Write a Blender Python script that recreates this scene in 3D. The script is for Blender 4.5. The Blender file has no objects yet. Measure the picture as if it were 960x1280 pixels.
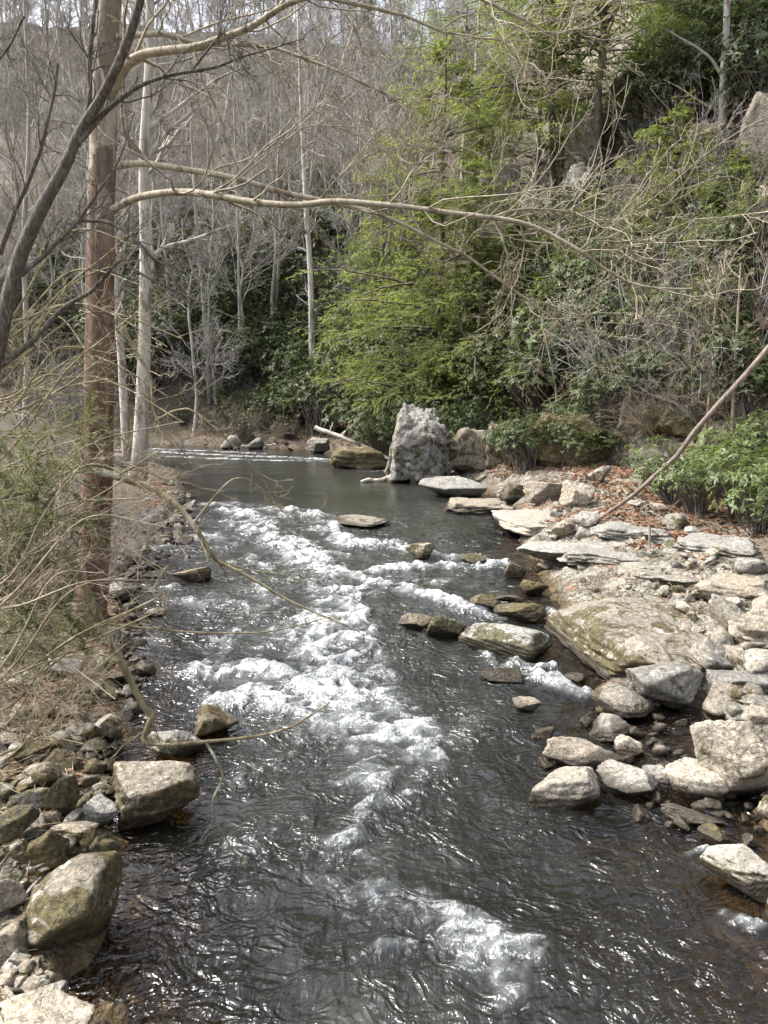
import bpy, math, random
import numpy as np
from mathutils import Vector

SEED = 7
rng = np.random.default_rng(SEED)
random.seed(SEED)
scene = bpy.context.scene
COL = scene.collection
D2R = math.radians

# ------------------------------------------------------------------ camera
CAM_H, PITCH = 5.0, D2R(10.0)
F = 640.0 / math.tan(D2R(33.5))
cam_d = bpy.data.cameras.new('camera')
cam = bpy.data.objects.new('camera', cam_d)
COL.objects.link(cam)
cam.location = (0, 0, CAM_H)
cam.rotation_euler = (math.pi / 2 - PITCH, 0, 0)
cam_d.sensor_fit = 'VERTICAL'
cam_d.angle = D2R(67)
cam_d.clip_end = 2000
scene.camera = cam


def ray(px, py):
    a, b = (px - 480) / F, (640 - py) / F
    return np.array([a, math.cos(PITCH) + b * math.sin(PITCH), -math.sin(PITCH) + b * math.cos(PITCH)])


def at_depth(px, py, Y):
    r = ray(px, py)
    return np.array([0, 0, CAM_H]) + r * (Y / r[1])


def at_plane(px, py, z=0.0):
    r = ray(px, py)
    return np.array([0, 0, CAM_H]) + r * ((z - CAM_H) / r[2])


# ------------------------------------------------------------------ noise
_perm = np.random.default_rng(3).permutation(256)
_perm = np.concatenate([_perm, _perm, _perm])
_grad = np.random.default_rng(4).normal(size=(256, 3))
_grad /= np.linalg.norm(_grad, axis=1)[:, None]


def pn(x, y, z=0.0):
    x, y, z = np.broadcast_arrays(np.asarray(x, float), np.asarray(y, float), np.asarray(z, float))
    xi, yi, zi = np.floor(x), np.floor(y), np.floor(z)
    xf, yf, zf = x - xi, y - yi, z - zi
    xi, yi, zi = xi.astype(int) & 255, yi.astype(int) & 255, zi.astype(int) & 255
    f = lambda t: t * t * t * (t * (t * 6 - 15) + 10)
    u, v, w = f(xf), f(yf), f(zf)

    def g(i, j, k):
        h = _perm[_perm[_perm[xi + i] + yi + j] + zi + k]
        gr = _grad[h]
        return gr[..., 0] * (xf - i) + gr[..., 1] * (yf - j) + gr[..., 2] * (zf - k)
    l = lambda a, b, t: a + (b - a) * t
    x00, x10 = l(g(0, 0, 0), g(1, 0, 0), u), l(g(0, 1, 0), g(1, 1, 0), u)
    x01, x11 = l(g(0, 0, 1), g(1, 0, 1), u), l(g(0, 1, 1), g(1, 1, 1), u)
    return l(l(x00, x10, v), l(x01, x11, v), w) * 1.6


def fbm(x, y, z=0.0, o=4):
    s, a = 0, 1.0
    for i in range(o):
        s = s + a * pn(x * 2 ** i + 17.3 * i, y * 2 ** i - 9.1 * i, z * 2 ** i + 3.7 * i)
        a *= 0.5
    return s


def ridged(x, y, z=0.0, o=3):
    s, a = 0, 1.0
    for i in range(o):
        s = s + a * (1 - np.abs(pn(x * 2 ** i + 7.3 * i, y * 2 ** i - 4.1 * i, z * 2 ** i)) * 2)
        a *= 0.5
    return s / 1.75


def sst(a, b, x):
    t = np.clip((np.asarray(x, float) - a) / (b - a), 0, 1)
    return t * t * (3 - 2 * t)


# ------------------------------------------------------------------ water outline (plan view)
_right_px = [(960, 1135), (962, 1040), (935, 985), (905, 905), (860, 885), (760, 885), (740, 835), (722, 790),
             (690, 745), (678, 715), (645, 700), (668, 678), (640, 652), (600, 628), (560, 612), (500, 602),
             (485, 585), (440, 577), (380, 574), (330, 573), (250, 569), (190, 566)]
_left_px = [(190, 594), (222, 604), (225, 640), (200, 680), (160, 715), (150, 745), (165, 800), (172, 850), (150, 905),
            (135, 990), (132, 1060), (128, 1120), (112, 1192), (66, 1212), (70, 1245), (125, 1295)]
_poly = [(9.0, -25.0), (5.2, 2.0)] + [tuple(at_plane(*p)[:2]) for p in _right_px]
_poly += [(-22.0, 51.0), (-40.0, 54.0), (-42.0, 45.0), (-22.0, 41.5)]
_poly += [tuple(at_plane(*p)[:2]) for p in _left_px] + [(-2.6, 2.0), (-4.0, -25.0)]
POLY = np.array(_poly)


def sdist(x, y):
    """signed distance to the water outline, positive on land"""
    x, y = np.broadcast_arrays(np.asarray(x, float), np.asarray(y, float))
    shp = x.shape
    p = np.stack([x.ravel(), y.ravel()], 1)
    best = np.full(len(p), 1e9)
    inside = np.zeros(len(p), bool)
    for i in range(len(POLY)):
        a, b = POLY[i], POLY[(i + 1) % len(POLY)]
        ab = b - a
        t = np.clip(((p - a) @ ab) / (ab @ ab), 0, 1)
        d = p - a - t[:, None] * ab
        best = np.minimum(best, (d * d).sum(1))
        c = (a[1] > p[:, 1]) != (b[1] > p[:, 1])
        with np.errstate(divide='ignore', invalid='ignore'):
            xi = a[0] + (p[:, 1] - a[1]) * ab[0] / ab[1]
        inside ^= c & (p[:, 0] < xi)
    d = np.sqrt(best)
    return np.where(inside, -d, d).reshape(shp)


def zwater(x, y):
    return 0.30 * sst(11, 17, y) + 0.30 * sst(19, 26, y)


_my = np.array([-30, 5, 9, 13, 20, 30, 40, 47, 60])
_mx = np.array([0.5, 0.6, 0.8, 0.6, 0.2, -1.0, -2.0, -3.5, -5.0])


def side(x, y):
    return sst(-1.0, 1.0, x - np.interp(y, _my, _mx))     # 0 left, 1 right


def hill(x, y):
    n = fbm(x * .05, y * .05, 1.3, 3)
    s = 0.894 * (x - 12.8) + 0.447 * (y - 22) + 1.4 * fbm(x * .12, y * .12, 5.0, 2)
    sp = np.maximum(s, 0)
    r = 2.0 * sst(0, 1.6, s) + 0.84 * sp
    r = r + sst(1, 9, s) * (2.2 * n + 0.9 * ridged(x * .16, y * .16, 2.0, 3))
    f = 0.66 * np.maximum(y - 54 + 5 * n - 0.12 * x, 0)
    f = np.where(f > 50, 50 + 15 * np.tanh((f - 50) / 15), f) + np.maximum(x - 10, 0) * .25 * sst(60, 120, y)
    f = f + 0.7 * sst(0, 10, y - 54) * fbm(x * .2, y * .2, 8, 3)
    l = 0.35 * np.maximum(-x - 24 + 4 * n, 0)
    k = 3.0
    m = np.maximum(r, f) + np.maximum(k - np.abs(r - f), 0) ** 2 / (4 * k) * sst(0, 3, np.minimum(r, f))
    h = np.maximum(m, l)
    return np.minimum(h, 95 + 0.1 * h)


def terrain(x, y):
    x, y = np.asarray(x, float), np.asarray(y, float)
    d = sdist(x, y)
    d = d + np.where(np.abs(d) < 6, .42 * fbm(x * .9, y * .9, 6.6, 3), 0)
    w = side(x, y)
    far = sst(44, 50, y)
    zw = zwater(x, y)
    dp = np.maximum(d, 0)
    br = 0.05 + 0.55 * (1 - np.exp(-dp / 1.4)) + 0.05 * np.minimum(dp, 12) + 0.16 * fbm(x * .55, y * .55, 0.5, 4) * sst(0, 1.5, dp)
    bl = 0.05 + 0.42 * (1 - np.exp(-dp / 1.3)) + 0.035 * np.minimum(dp, 20) + 0.10 * fbm(x * .5, y * .5, 4.5, 4) * sst(0, 1.5, dp)
    bf = 0.05 + 0.7 * (1 - np.exp(-dp / 1.2)) + 0.08 * np.minimum(dp, 10)
    # bedrock shelf: tilted beds broken into steps
    qx = x + .5 * fbm(x * .6, y * .6, 31, 3)
    qy = y + .5 * fbm(x * .6, y * .6, 37, 3)
    u1 = (qx * .75 + qy * .5) * .85
    u2 = (qy * .8 - qx * .55) * .6
    saw = (u1 % 1) * .34 + (u2 % 1) * .26 + .34 * ((np.sin(np.floor(u1) * 12.9 + np.floor(u2) * 78.2) * 43758.5) % 1) - .4
    shelf = sst(.2, 1.2, dp) * sst(9.5, 6, dp) * sst(9, 12, y) * sst(43, 39, y) * sst(2.5, .5, hill(x, y))
    br = br + shelf * (saw * (.35 + .45 * sst(-.2, .4, fbm(x * .25, y * .25, 41, 2))))
    br = br + shelf * .07 * ridged(x * 1.6, y * 1.6, 3.0, 3)
    shl = sst(.05, .7, dp) * sst(8, 4, dp) * sst(20, 15, y)
    v1, v2 = (qx * .8 - qy * .45) * 2.3, (qy * .8 + qx * .6) * 1.9
    bl = bl + shl * (.10 * (v1 % 1) + .09 * (v2 % 1) + .14 * ((np.sin(np.floor(v1) * 12.9 + np.floor(v2) * 78.2) * 43758.5) % 1) - .14)
    land = (br * w + bl * (1 - w)) * (1 - far) + bf * far + hill(x, y)
    di = np.maximum(-d, 0)
    depth = (0.65 - 0.33 * w * sst(13, 9, y)) * sst(0, 2.2, di)
    bed = -0.06 - depth + 0.13 * fbm(x * 1.1, y * 1.1, 2.5, 4) * sst(0, 1.0, di)
    return zw + np.where(d > 0, land, bed)


def surf(x, y):
    return np.maximum(terrain(x, y), zwater(x, y))


_ts = np.concatenate([np.linspace(3, 30, 700), np.linspace(30.1, 260, 1500)])


def hit(px, py):
    """where the line of sight meets the ground or the water"""
    r = ray(px, py)
    P = np.array([0, 0, CAM_H]) + _ts[:, None] * r
    g = P[:, 2] - surf(P[:, 0], P[:, 1])
    i = np.argmax(g < 0)
    if g[i] >= 0:
        return P[-1]
    a = g[i - 1] / (g[i - 1] - g[i])
    q = P[i - 1] + a * (P[i] - P[i - 1])
    return q


# ------------------------------------------------------------------ mesh builder
class MB:
    def __init__(self):
        self.v, self.q, self.t, self.n = [], [], [], 0

    def add(self, v, q=None, t=None):
        v = np.asarray(v, float).reshape(-1, 3)
        if q is not None and len(q):
            self.q.append(np.asarray(q, int) + self.n)
        if t is not None and len(t):
            self.t.append(np.asarray(t, int) + self.n)
        self.v.append(v)
        self.n += len(v)

    def tubes(self, P, R, sides=4, cap=True):
        P = np.asarray(P, float)
        if P.ndim == 2:
            P = P[None]
        R = np.broadcast_to(np.asarray(R, float), P.shape[:2])
        T, n, _ = P.shape
        tan = np.gradient(P, axis=1)
        tan /= np.linalg.norm(tan, axis=2)[..., None] + 1e-9
        main = P[:, -1] - P[:, 0]
        ref = np.zeros((T, 3))
        ref[np.arange(T), np.argmin(np.abs(main), axis=1)] = 1
        n1 = np.cross(tan, ref[:, None, :])
        n1 /= np.linalg.norm(n1, axis=2)[..., None] + 1e-9
        n2 = np.cross(tan, n1)
        ang = np.arange(sides) * 2 * math.pi / sides
        ring = (P[:, :, None, :] + R[:, :, None, None] * (np.cos(ang)[None, None, :, None] * n1[:, :, None, :] +
                np.sin(ang)[None, None, :, None] * n2[:, :, None, :]))
        base = np.arange(T * n * sides).reshape(T, n, sides)
        nx = np.roll(base, -1, axis=2)
        q = np.stack([base[:, :-1], nx[:, :-1], nx[:, 1:], base[:, 1:]], -1).reshape(-1, 4)
        t = None
        if cap and sides <= 4:
            if sides == 4:
                q = np.concatenate([q, base[:, -1, :], base[:, 0, ::-1]])
            else:
                t = np.concatenate([base[:, -1, :3], base[:, 0, 2::-1]])
        self.add(ring.reshape(-1, 3), q, t)
        if cap and sides > 4:
            o = self.n - len(ring.reshape(-1, 3))
            for k in range(T):
                for row, rev in ((0, True), (n - 1, False)):
                    c = P[k, row]
                    idx = base[k, row]
                    vv = np.concatenate([ring[k, row], c[None]])
                    tt = [(i, (i + 1) % sides, sides) for i in range(sides)]
                    if rev:
                        tt = [x[::-1] for x in tt]
                    self.add(vv, None, tt)

    def leaves(self, pos, d, nrm, L, W, fold=0.25):
        pos, d, nrm = np.asarray(pos), np.asarray(d), np.asarray(nrm)
        d = d / (np.linalg.norm(d, axis=1)[:, None] + 1e-9)
        s = np.cross(d, nrm)
        s /= np.linalg.norm(s, axis=1)[:, None] + 1e-9
        u = np.cross(s, d)
        L, W = np.broadcast_to(L, len(pos))[:, None], np.broadcast_to(W, len(pos))[:, None]
        mid = pos + d * L * .45
        v = np.stack([pos, mid + s * W * .5 + u * W * fold, pos + d * L, mid - s * W * .5 + u * W * fold], 1)
        q = np.arange(len(pos) * 4).reshape(-1, 4)
        self.add(v.reshape(-1, 3), q)

    def mesh(self, name, mat, smooth=True):
        me = bpy.data.meshes.new(name)
        v = np.concatenate(self.v)
        q = np.concatenate(self.q) if self.q else np.zeros((0, 4), int)
        t = np.concatenate(self.t) if self.t else np.zeros((0, 3), int)
        me.vertices.add(len(v))
        me.vertices.foreach_set('co', v.ravel())
        nl = len(q) * 4 + len(t) * 3
        me.loops.add(nl)
        me.loops.foreach_set('vertex_index', np.concatenate([q.ravel(), t.ravel()]).astype(np.int32))
        me.polygons.add(len(q) + len(t))
        st = np.concatenate([np.arange(len(q)) * 4, len(q) * 4 + np.arange(len(t)) * 3]).astype(np.int32)
        me.polygons.foreach_set('loop_start', st)
        me.update(calc_edges=True)
        me.validate()
        if smooth:
            me.polygons.foreach_set('use_smooth', np.ones(len(me.polygons), bool))
        for m in (mat if isinstance(mat, (list, tuple)) else [mat]):
            me.materials.append(m)
        return me


def tag(o, label=None, cat=None, group=None, kind=None):
    if label:
        o['label'] = label
    if cat:
        o['category'] = cat
    if group:
        o['group'] = group
    if kind:
        o['kind'] = kind
    return o


def link(name, me, parent=None, loc=None):
    o = bpy.data.objects.new(name, me)
    COL.objects.link(o)
    if parent is not None:
        o.parent = parent
    if loc is not None:
        o.location = loc
    return o


def empty(name, loc=(0, 0, 0), rz=0.0):
    o = bpy.data.objects.new(name, None)
    COL.objects.link(o)
    o.location = loc
    o.rotation_euler = (0, 0, rz)
    o.empty_display_size = 0.3
    return o


def copy_tree(o, parent=None):
    c = o.copy()
    COL.objects.link(c)
    c.parent = parent
    for ch in [k for k in o.children]:
        copy_tree(ch, c)
    return c


# ------------------------------------------------------------------ materials
def new_mat(name):
    m = bpy.data.materials.new(name)
    m.use_nodes = True
    nt = m.node_tree
    nt.nodes.clear()
    out = nt.nodes.new('ShaderNodeOutputMaterial')
    return m, nt, out


def N(nt, t, **kw):
    n = nt.nodes.new('ShaderNode' + t)
    for k, v in kw.items():
        if k in n.inputs.keys():
            n.inputs[k].default_value = v
        else:
            setattr(n, k, v)
    return n


def sock(x):
    return x if isinstance(x, bpy.types.NodeSocket) else x.outputs[0]


def mixc(nt, fac, a, b, blend='MIX'):
    n = nt.nodes.new('ShaderNodeMix')
    n.data_type = 'RGBA'
    n.blend_type = blend
    for i, v in ((0, fac), (6, a), (7, b)):
        if isinstance(v, (int, float)):
            n.inputs[i].default_value = v
        elif isinstance(v, tuple):
            n.inputs[i].default_value = (*v, 1) if len(v) == 3 else v
        else:
            nt.links.new(sock(v), n.inputs[i])
    return n.outputs[2]


def math_(nt, op, a, b=None, c=None, clamp=False):
    n = nt.nodes.new('ShaderNodeMath')
    n.operation = op
    n.use_clamp = clamp
    for i, v in enumerate((a, b, c)):
        if v is None:
            continue
        if isinstance(v, (int, float)):
            n.inputs[i].default_value = v
        else:
            nt.links.new(sock(v), n.inputs[i])
    return n.outputs[0]


def ss_(nt, x, a, b):
    n = nt.nodes.new('ShaderNodeMapRange')
    n.interpolation_type = 'SMOOTHSTEP'
    nt.links.new(sock(x), n.inputs[0])
    n.inputs[1].default_value = a
    n.inputs[2].default_value = b
    return n.outputs[0]


def noise_(nt, scale, vec=None, detail=4, rough=.55, dist=0.0):
    n = nt.nodes.new('ShaderNodeTexNoise')
    n.inputs['Scale'].default_value = scale
    n.inputs['Detail'].default_value = detail
    n.inputs['Roughness'].default_value = rough
    n.inputs['Distortion'].default_value = dist
    if vec is not None:
        nt.links.new(sock(vec), n.inputs['Vector'])
    return n.outputs[0]


def voro_(nt, scale, vec=None, feature='F1', out=0, rand=1.0):
    n = nt.nodes.new('ShaderNodeTexVoronoi')
    n.feature = feature
    n.inputs['Scale'].default_value = scale
    n.inputs['Randomness'].default_value = rand
    if vec is not None:
        nt.links.new(sock(vec), n.inputs['Vector'])
    return n.outputs[out]


def bump_(nt, h, dist, strength=1.0, nrm=None):
    n = nt.nodes.new('ShaderNodeBump')
    n.inputs['Distance'].default_value = dist
    n.inputs['Strength'].default_value = strength
    nt.links.new(sock(h), n.inputs['Height'])
    if nrm is not None:
        nt.links.new(nrm, n.inputs['Normal'])
    return n.outputs[0]


def principled(nt, out, col, rough=.8, nrm=None, spec=.5):
    b = nt.nodes.new('ShaderNodeBsdfPrincipled')
    if isinstance(col, tuple):
        b.inputs['Base Color'].default_value = (*col, 1)
    else:
        nt.links.new(sock(col), b.inputs['Base Color'])
    if isinstance(rough, (int, float)):
        b.inputs['Roughness'].default_value = rough
    else:
        nt.links.new(sock(rough), b.inputs['Roughness'])
    b.inputs['Specular IOR Level'].default_value = spec
    if nrm is not None:
        nt.links.new(nrm, b.inputs['Normal'])
    nt.links.new(b.outputs[0], out.inputs[0])
    return b


def mat_rock():
    """weathered sandstone; Object colour: R moss, G tone, B lichen"""
    m, nt, out = new_mat('weathered_rock')
    tc = N(nt, 'TexCoord')
    geo = N(nt, 'NewGeometry')
    oi = N(nt, 'ObjectInfo')
    sep = N(nt, 'SeparateColor')
    nt.links.new(oi.outputs['Color'], sep.inputs[0])
    moss, tone, lich = sep.outputs[0], sep.outputs[1], sep.outputs[2]
    sx = N(nt, 'SeparateXYZ')
    nt.links.new(geo.outputs['Position'], sx.inputs[0])
    nx = N(nt, 'SeparateXYZ')
    nt.links.new(geo.outputs['Normal'], nx.inputs[0])
    P = geo.outputs['Position']
    n1 = noise_(nt, 1.7, P, 6, .62, .3)
    n2 = noise_(nt, 7.0, P, 6, .65, .4)
    n3 = noise_(nt, 32.0, P, 4, .7)
    base = mixc(nt, ss_(nt, n1, .35, .65), (.15, .145, .132), (.30, .288, .262))
    base = mixc(nt, math_(nt, 'MULTIPLY', ss_(nt, n2, .42, .62), .55), base, (.22, .185, .14))
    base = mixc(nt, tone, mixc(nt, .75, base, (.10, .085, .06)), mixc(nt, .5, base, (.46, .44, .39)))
    n4 = noise_(nt, 15, P, 5, .7, .3)
    n5 = noise_(nt, 70, P, 3, .7)
    base = mixc(nt, .85, base, mixc(nt, ss_(nt, n4, .3, .7), (.5, .5, .5), (1.45, 1.42, 1.36)), 'MULTIPLY')
    base = mixc(nt, .6, base, mixc(nt, ss_(nt, n3, .35, .65), (.55, .55, .55), (1.4, 1.4, 1.4)), 'MULTIPLY')
    # moss keeps to the flanks and hollows
    up = math_(nt, 'MULTIPLY', math_(nt, 'MAXIMUM', nx.outputs[2], 0.0), nx.outputs[2])
    mn = math_(nt, 'ADD', math_(nt, 'MULTIPLY', noise_(nt, 2.3, P, 8, .72, .7), 1.25), -.125)
    mf = math_(nt, 'ADD', mn, math_(nt, 'MULTIPLY', moss, .62))
    mf = math_(nt, 'SUBTRACT', mf, math_(nt, 'MULTIPLY', math_(nt, 'MULTIPLY', up, lich), .36))
    mf = ss_(nt, mf, .62, .70)
    mcol = mixc(nt, ss_(nt, n4, .35, .65), (.028, .025, .011), (.115, .097, .038))
    base = mixc(nt, math_(nt, 'MULTIPLY', mf, .9), base, mcol)
    # pale lichen blotches and flecks, dark specks
    v = math_(nt, 'MAXIMUM', noise_(nt, 3.4, P, 9, .74, .9), math_(nt, 'SUBTRACT', noise_(nt, 11.0, P, 6, .7, .8), .01))
    lf = math_(nt, 'ADD', v, math_(nt, 'MULTIPLY', lich, .16))
    lf = math_(nt, 'ADD', lf, math_(nt, 'MULTIPLY', nx.outputs[2], .045))
    base = mixc(nt, math_(nt, 'MULTIPLY', ss_(nt, lf, .70, .74), .8), base, mixc(nt, n4, (.40, .38, .33), (.66, .63, .55)))
    bk = noise_(nt, 9, P, 7, .78, .6)
    base = mixc(nt, math_(nt, 'MULTIPLY', ss_(nt, bk, .58, .62), .65), base, (.06, .053, .042))
    crk = ss_(nt, math_(nt, 'ABSOLUTE', math_(nt, 'SUBTRACT', noise_(nt, 2.1, P, 3, .55, 1.2), .5)), .018, .0)
    base = mixc(nt, math_(nt, 'MULTIPLY', crk, .12), base, (.05, .042, .034))
    base = mixc(nt, .45, base, mixc(nt, ss_(nt, oi.outputs['Random'], .0, 1.0), (.82, .90, 1.02), (1.12, .98, .80)), 'MULTIPLY')
    # wet band just above the stream
    yw = math_(nt, 'ADD', math_(nt, 'MULTIPLY', ss_(nt, sx.outputs[1], 11, 17), .30),
               math_(nt, 'MULTIPLY', ss_(nt, sx.outputs[1], 19, 26), .30))
    zz = math_(nt, 'SUBTRACT', sx.outputs[2], yw)
    zz = math_(nt, 'ADD', zz, math_(nt, 'MULTIPLY', math_(nt, 'SUBTRACT', n1, .5), -.25))
    wet = math_(nt, 'SUBTRACT', 1.0, ss_(nt, zz, .11, .20))
    base = mixc(nt, math_(nt, 'MULTIPLY', wet, .9), base, (.032, .024, .015))
    rough = math_(nt, 'SUBTRACT', .88, math_(nt, 'MULTIPLY', wet, .6))
    h = math_(nt, 'ADD', math_(nt, 'MULTIPLY', n2, .7), math_(nt, 'MULTIPLY', n4, .4))
    h = math_(nt, 'ADD', h, math_(nt, 'MULTIPLY', n3, .2))
    h = math_(nt, 'ADD', h, math_(nt, 'MULTIPLY', crk, -.15))
    h = math_(nt, 'ADD', h, math_(nt, 'MULTIPLY', mf, .12))
    principled(nt, out, base, rough, bump_(nt, h, .042, 1.0), .3)
    return m


def mat_bark(name, c1, c2, c3=None, patch=0.5, scale=6, z_low=None, low=((.09, .055, .035), (.2, .135, .095))):
    m, nt, out = new_mat(name)
    geo = N(nt, 'NewGeometry')
    P = geo.outputs['Position']
    mp = N(nt, 'Mapping')
    nt.links.new(P, mp.inputs[0])
    mp.inputs['Scale'].default_value = (1, 1, .28)
    n1 = noise_(nt, scale, mp, 6, .65, .5)
    n2 = noise_(nt, scale * 5, mp, 4, .6)
    base = mixc(nt, ss_(nt, n1, .35, .65), c1, c2)
    if c3:
        pt = noise_(nt, scale * .45, mp, 4, .6, 1.2)
        base = mixc(nt, ss_(nt, pt, .60 - patch * .2, .67 - patch * .2), base, c3)
    if z_low is not None:
        sx = N(nt, 'SeparateXYZ')
        nt.links.new(P, sx.inputs[0])
        zn = math_(nt, 'ADD', sx.outputs[2], math_(nt, 'MULTIPLY', noise_(nt, 3.5, P, 6, .75), z_low[2] * 2))
        lowc = mixc(nt, ss_(nt, n1, .38, .62), low[0], low[1])
        base = mixc(nt, ss_(nt, zn, z_low[0], z_low[1]), lowc, base)
    base = mixc(nt, .4, base, mixc(nt, n2, (.35, .35, .35), (1.5, 1.5, 1.5)), 'MULTIPLY')
    h = math_(nt, 'ADD', n1, math_(nt, 'MULTIPLY', n2, .4))
    principled(nt, out, base, .9, bump_(nt, h, .03, .9), .2)
    return m


def mat_leaf(name, c1, c2, rough=.45, trans=.35, var=.5, spec=.4):
    m, nt, out = new_mat(name)
    geo = N(nt, 'NewGeometry')
    oi = N(nt, 'ObjectInfo')
    r = math_(nt, 'ADD', math_(nt, 'MULTIPLY', geo.outputs['Random Per Island'], 1 - var),
              math_(nt, 'MULTIPLY', oi.outputs['Random'], var))
    col = mixc(nt, r, c1, c2)
    b = nt.nodes.new('ShaderNodeBsdfPrincipled')
    nt.links.new(col, b.inputs['Base Color'])
    b.inputs['Roughness'].default_value = rough
    b.inputs['Specular IOR Level'].default_value = spec
    t = nt.nodes.new('ShaderNodeBsdfTranslucent')
    nt.links.new(mixc(nt, 1.0, col, (1.3, 1.35, .9), 'MULTIPLY'), t.inputs[0])
    mx = nt.nodes.new('ShaderNodeMixShader')
    mx.inputs[0].default_value = trans
    nt.links.new(b.outputs[0], mx.inputs[1])
    nt.links.new(t.outputs[0], mx.inputs[2])
    nt.links.new(mx.outputs[0], out.inputs[0])
    return m


def mat_ground():
    m, nt, out = new_mat('forest_floor')
    geo = N(nt, 'NewGeometry')
    P = geo.outputs['Position']
    nx = N(nt, 'SeparateXYZ')
    nt.links.new(geo.outputs['True Normal'], nx.inputs[0])
    n1 = noise_(nt, .35, P, 6, .6, .4)
    n2 = noise_(nt, 3.0, P, 6, .65, .3)
    n3 = noise_(nt, 24, P, 4, .65)
    cell = voro_(nt, 9.0, P, 'F1', 1)
    litter = mixc(nt, n2, (.075, .06, .047), (.18, .15, .12))
    litter = mixc(nt, .45, litter, mixc(nt, cell, (.06, .045, .033), (.26, .21, .165)))
    litter = mixc(nt, ss_(nt, n1, .5, .62), litter, mixc(nt, n3, (.1, .095, .075), (.22, .2, .165)))
    lb = N(nt, 'Attribute', attribute_name='leftbank')
    moss = ss_(nt, math_(nt, 'ADD', noise_(nt, .8, P, 6, .65, .5), math_(nt, 'MULTIPLY', lb.outputs['Fac'], .13)), .56, .64)
    litter = mixc(nt, math_(nt, 'MULTIPLY', moss, .6), litter, mixc(nt, n3, (.04, .045, .012), (.12, .12, .03)))
    litter = mixc(nt, math_(nt, 'MULTIPLY', lb.outputs['Fac'], .6), litter, mixc(nt, n3, (.035, .034, .017), (.14, .12, .065)))
    rock = mixc(nt, ss_(nt, n2, .38, .62), (.085, .078, .066), (.27, .25, .21))
    steep = math_(nt, 'SUBTRACT', 1.0, ss_(nt, math_(nt, 'ADD', nx.outputs[2], math_(nt, 'MULTIPLY', n2, .25)), .70, .82))
    col = mixc(nt, steep, litter, rock)
    at = N(nt, 'Attribute', attribute_name='gravel')
    wq = N(nt, 'VectorMath', operation='MULTIPLY_ADD')
    nq = nt.nodes.new('ShaderNodeTexNoise')
    nq.inputs['Scale'].default_value = 5.0
    nq.inputs['Detail'].default_value = 6
    nt.links.new(P, nq.inputs['Vector'])
    nt.links.new(nq.outputs[1], wq.inputs[0])
    wq.inputs[1].default_value = (.45, .45, .45)
    nt.links.new(P, wq.inputs[2])
    gv = voro_(nt, 8.0, wq, 'F1', 1)
    gd = voro_(nt, 8.0, wq, 'F1', 0)
    gs = N(nt, 'SeparateColor')
    nt.links.new(gv, gs.inputs[0])
    grav = mixc(nt, gs.outputs[0], (.075, .068, .056), (.27, .25, .21))
    rk = mixc(nt, ss_(nt, noise_(nt, 2.0, P, 8, .7, .5), .4, .6), (.12, .11, .09), (.36, .335, .28))
    rk = mixc(nt, ss_(nt, noise_(nt, 4.5, P, 8, .75, .8), .55, .6), rk, (.075, .065, .035))
    grav = mixc(nt, ss_(nt, n2, .36, .5), grav, rk)
    grav = mixc(nt, .7, grav, mixc(nt, ss_(nt, n3, .35, .65), (.4, .4, .4), (1.35, 1.35, 1.35)), 'MULTIPLY')
    grav = mixc(nt, math_(nt, 'MULTIPLY', lb.outputs['Fac'], .72), grav, mixc(nt, n3, (.028, .024, .012), (.12, .10, .05)))
    grav = mixc(nt, math_(nt, 'MULTIPLY', ss_(nt, noise_(nt, 1.6, P, 6, .7), .55, .62), .75), grav, mixc(nt, cell, (.1, .055, .03), (.3, .16, .1)))
    col = mixc(nt, ss_(nt, math_(nt, 'ADD', at.outputs['Fac'], math_(nt, 'MULTIPLY', math_(nt, 'SUBTRACT', n2, .5), 1.2)), .4, .6), col, grav)
    bedc = N(nt, 'Attribute', attribute_name='bed')
    bed = mixc(nt, gs.outputs[1], (.035, .027, .016), (.16, .125, .075))
    bed = mixc(nt, ss_(nt, n2, .45, .6), bed, (.09, .06, .03))
    col = mixc(nt, bedc.outputs['Fac'], col, bed)
    h = math_(nt, 'ADD', math_(nt, 'MULTIPLY', n2, .7), math_(nt, 'MULTIPLY', n3, .25))
    h = math_(nt, 'SUBTRACT', h, math_(nt, 'MULTIPLY', gd, at.outputs['Fac']))
    principled(nt, out, col, .92, bump_(nt, h, .09, 1.0), .2)
    return m


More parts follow.
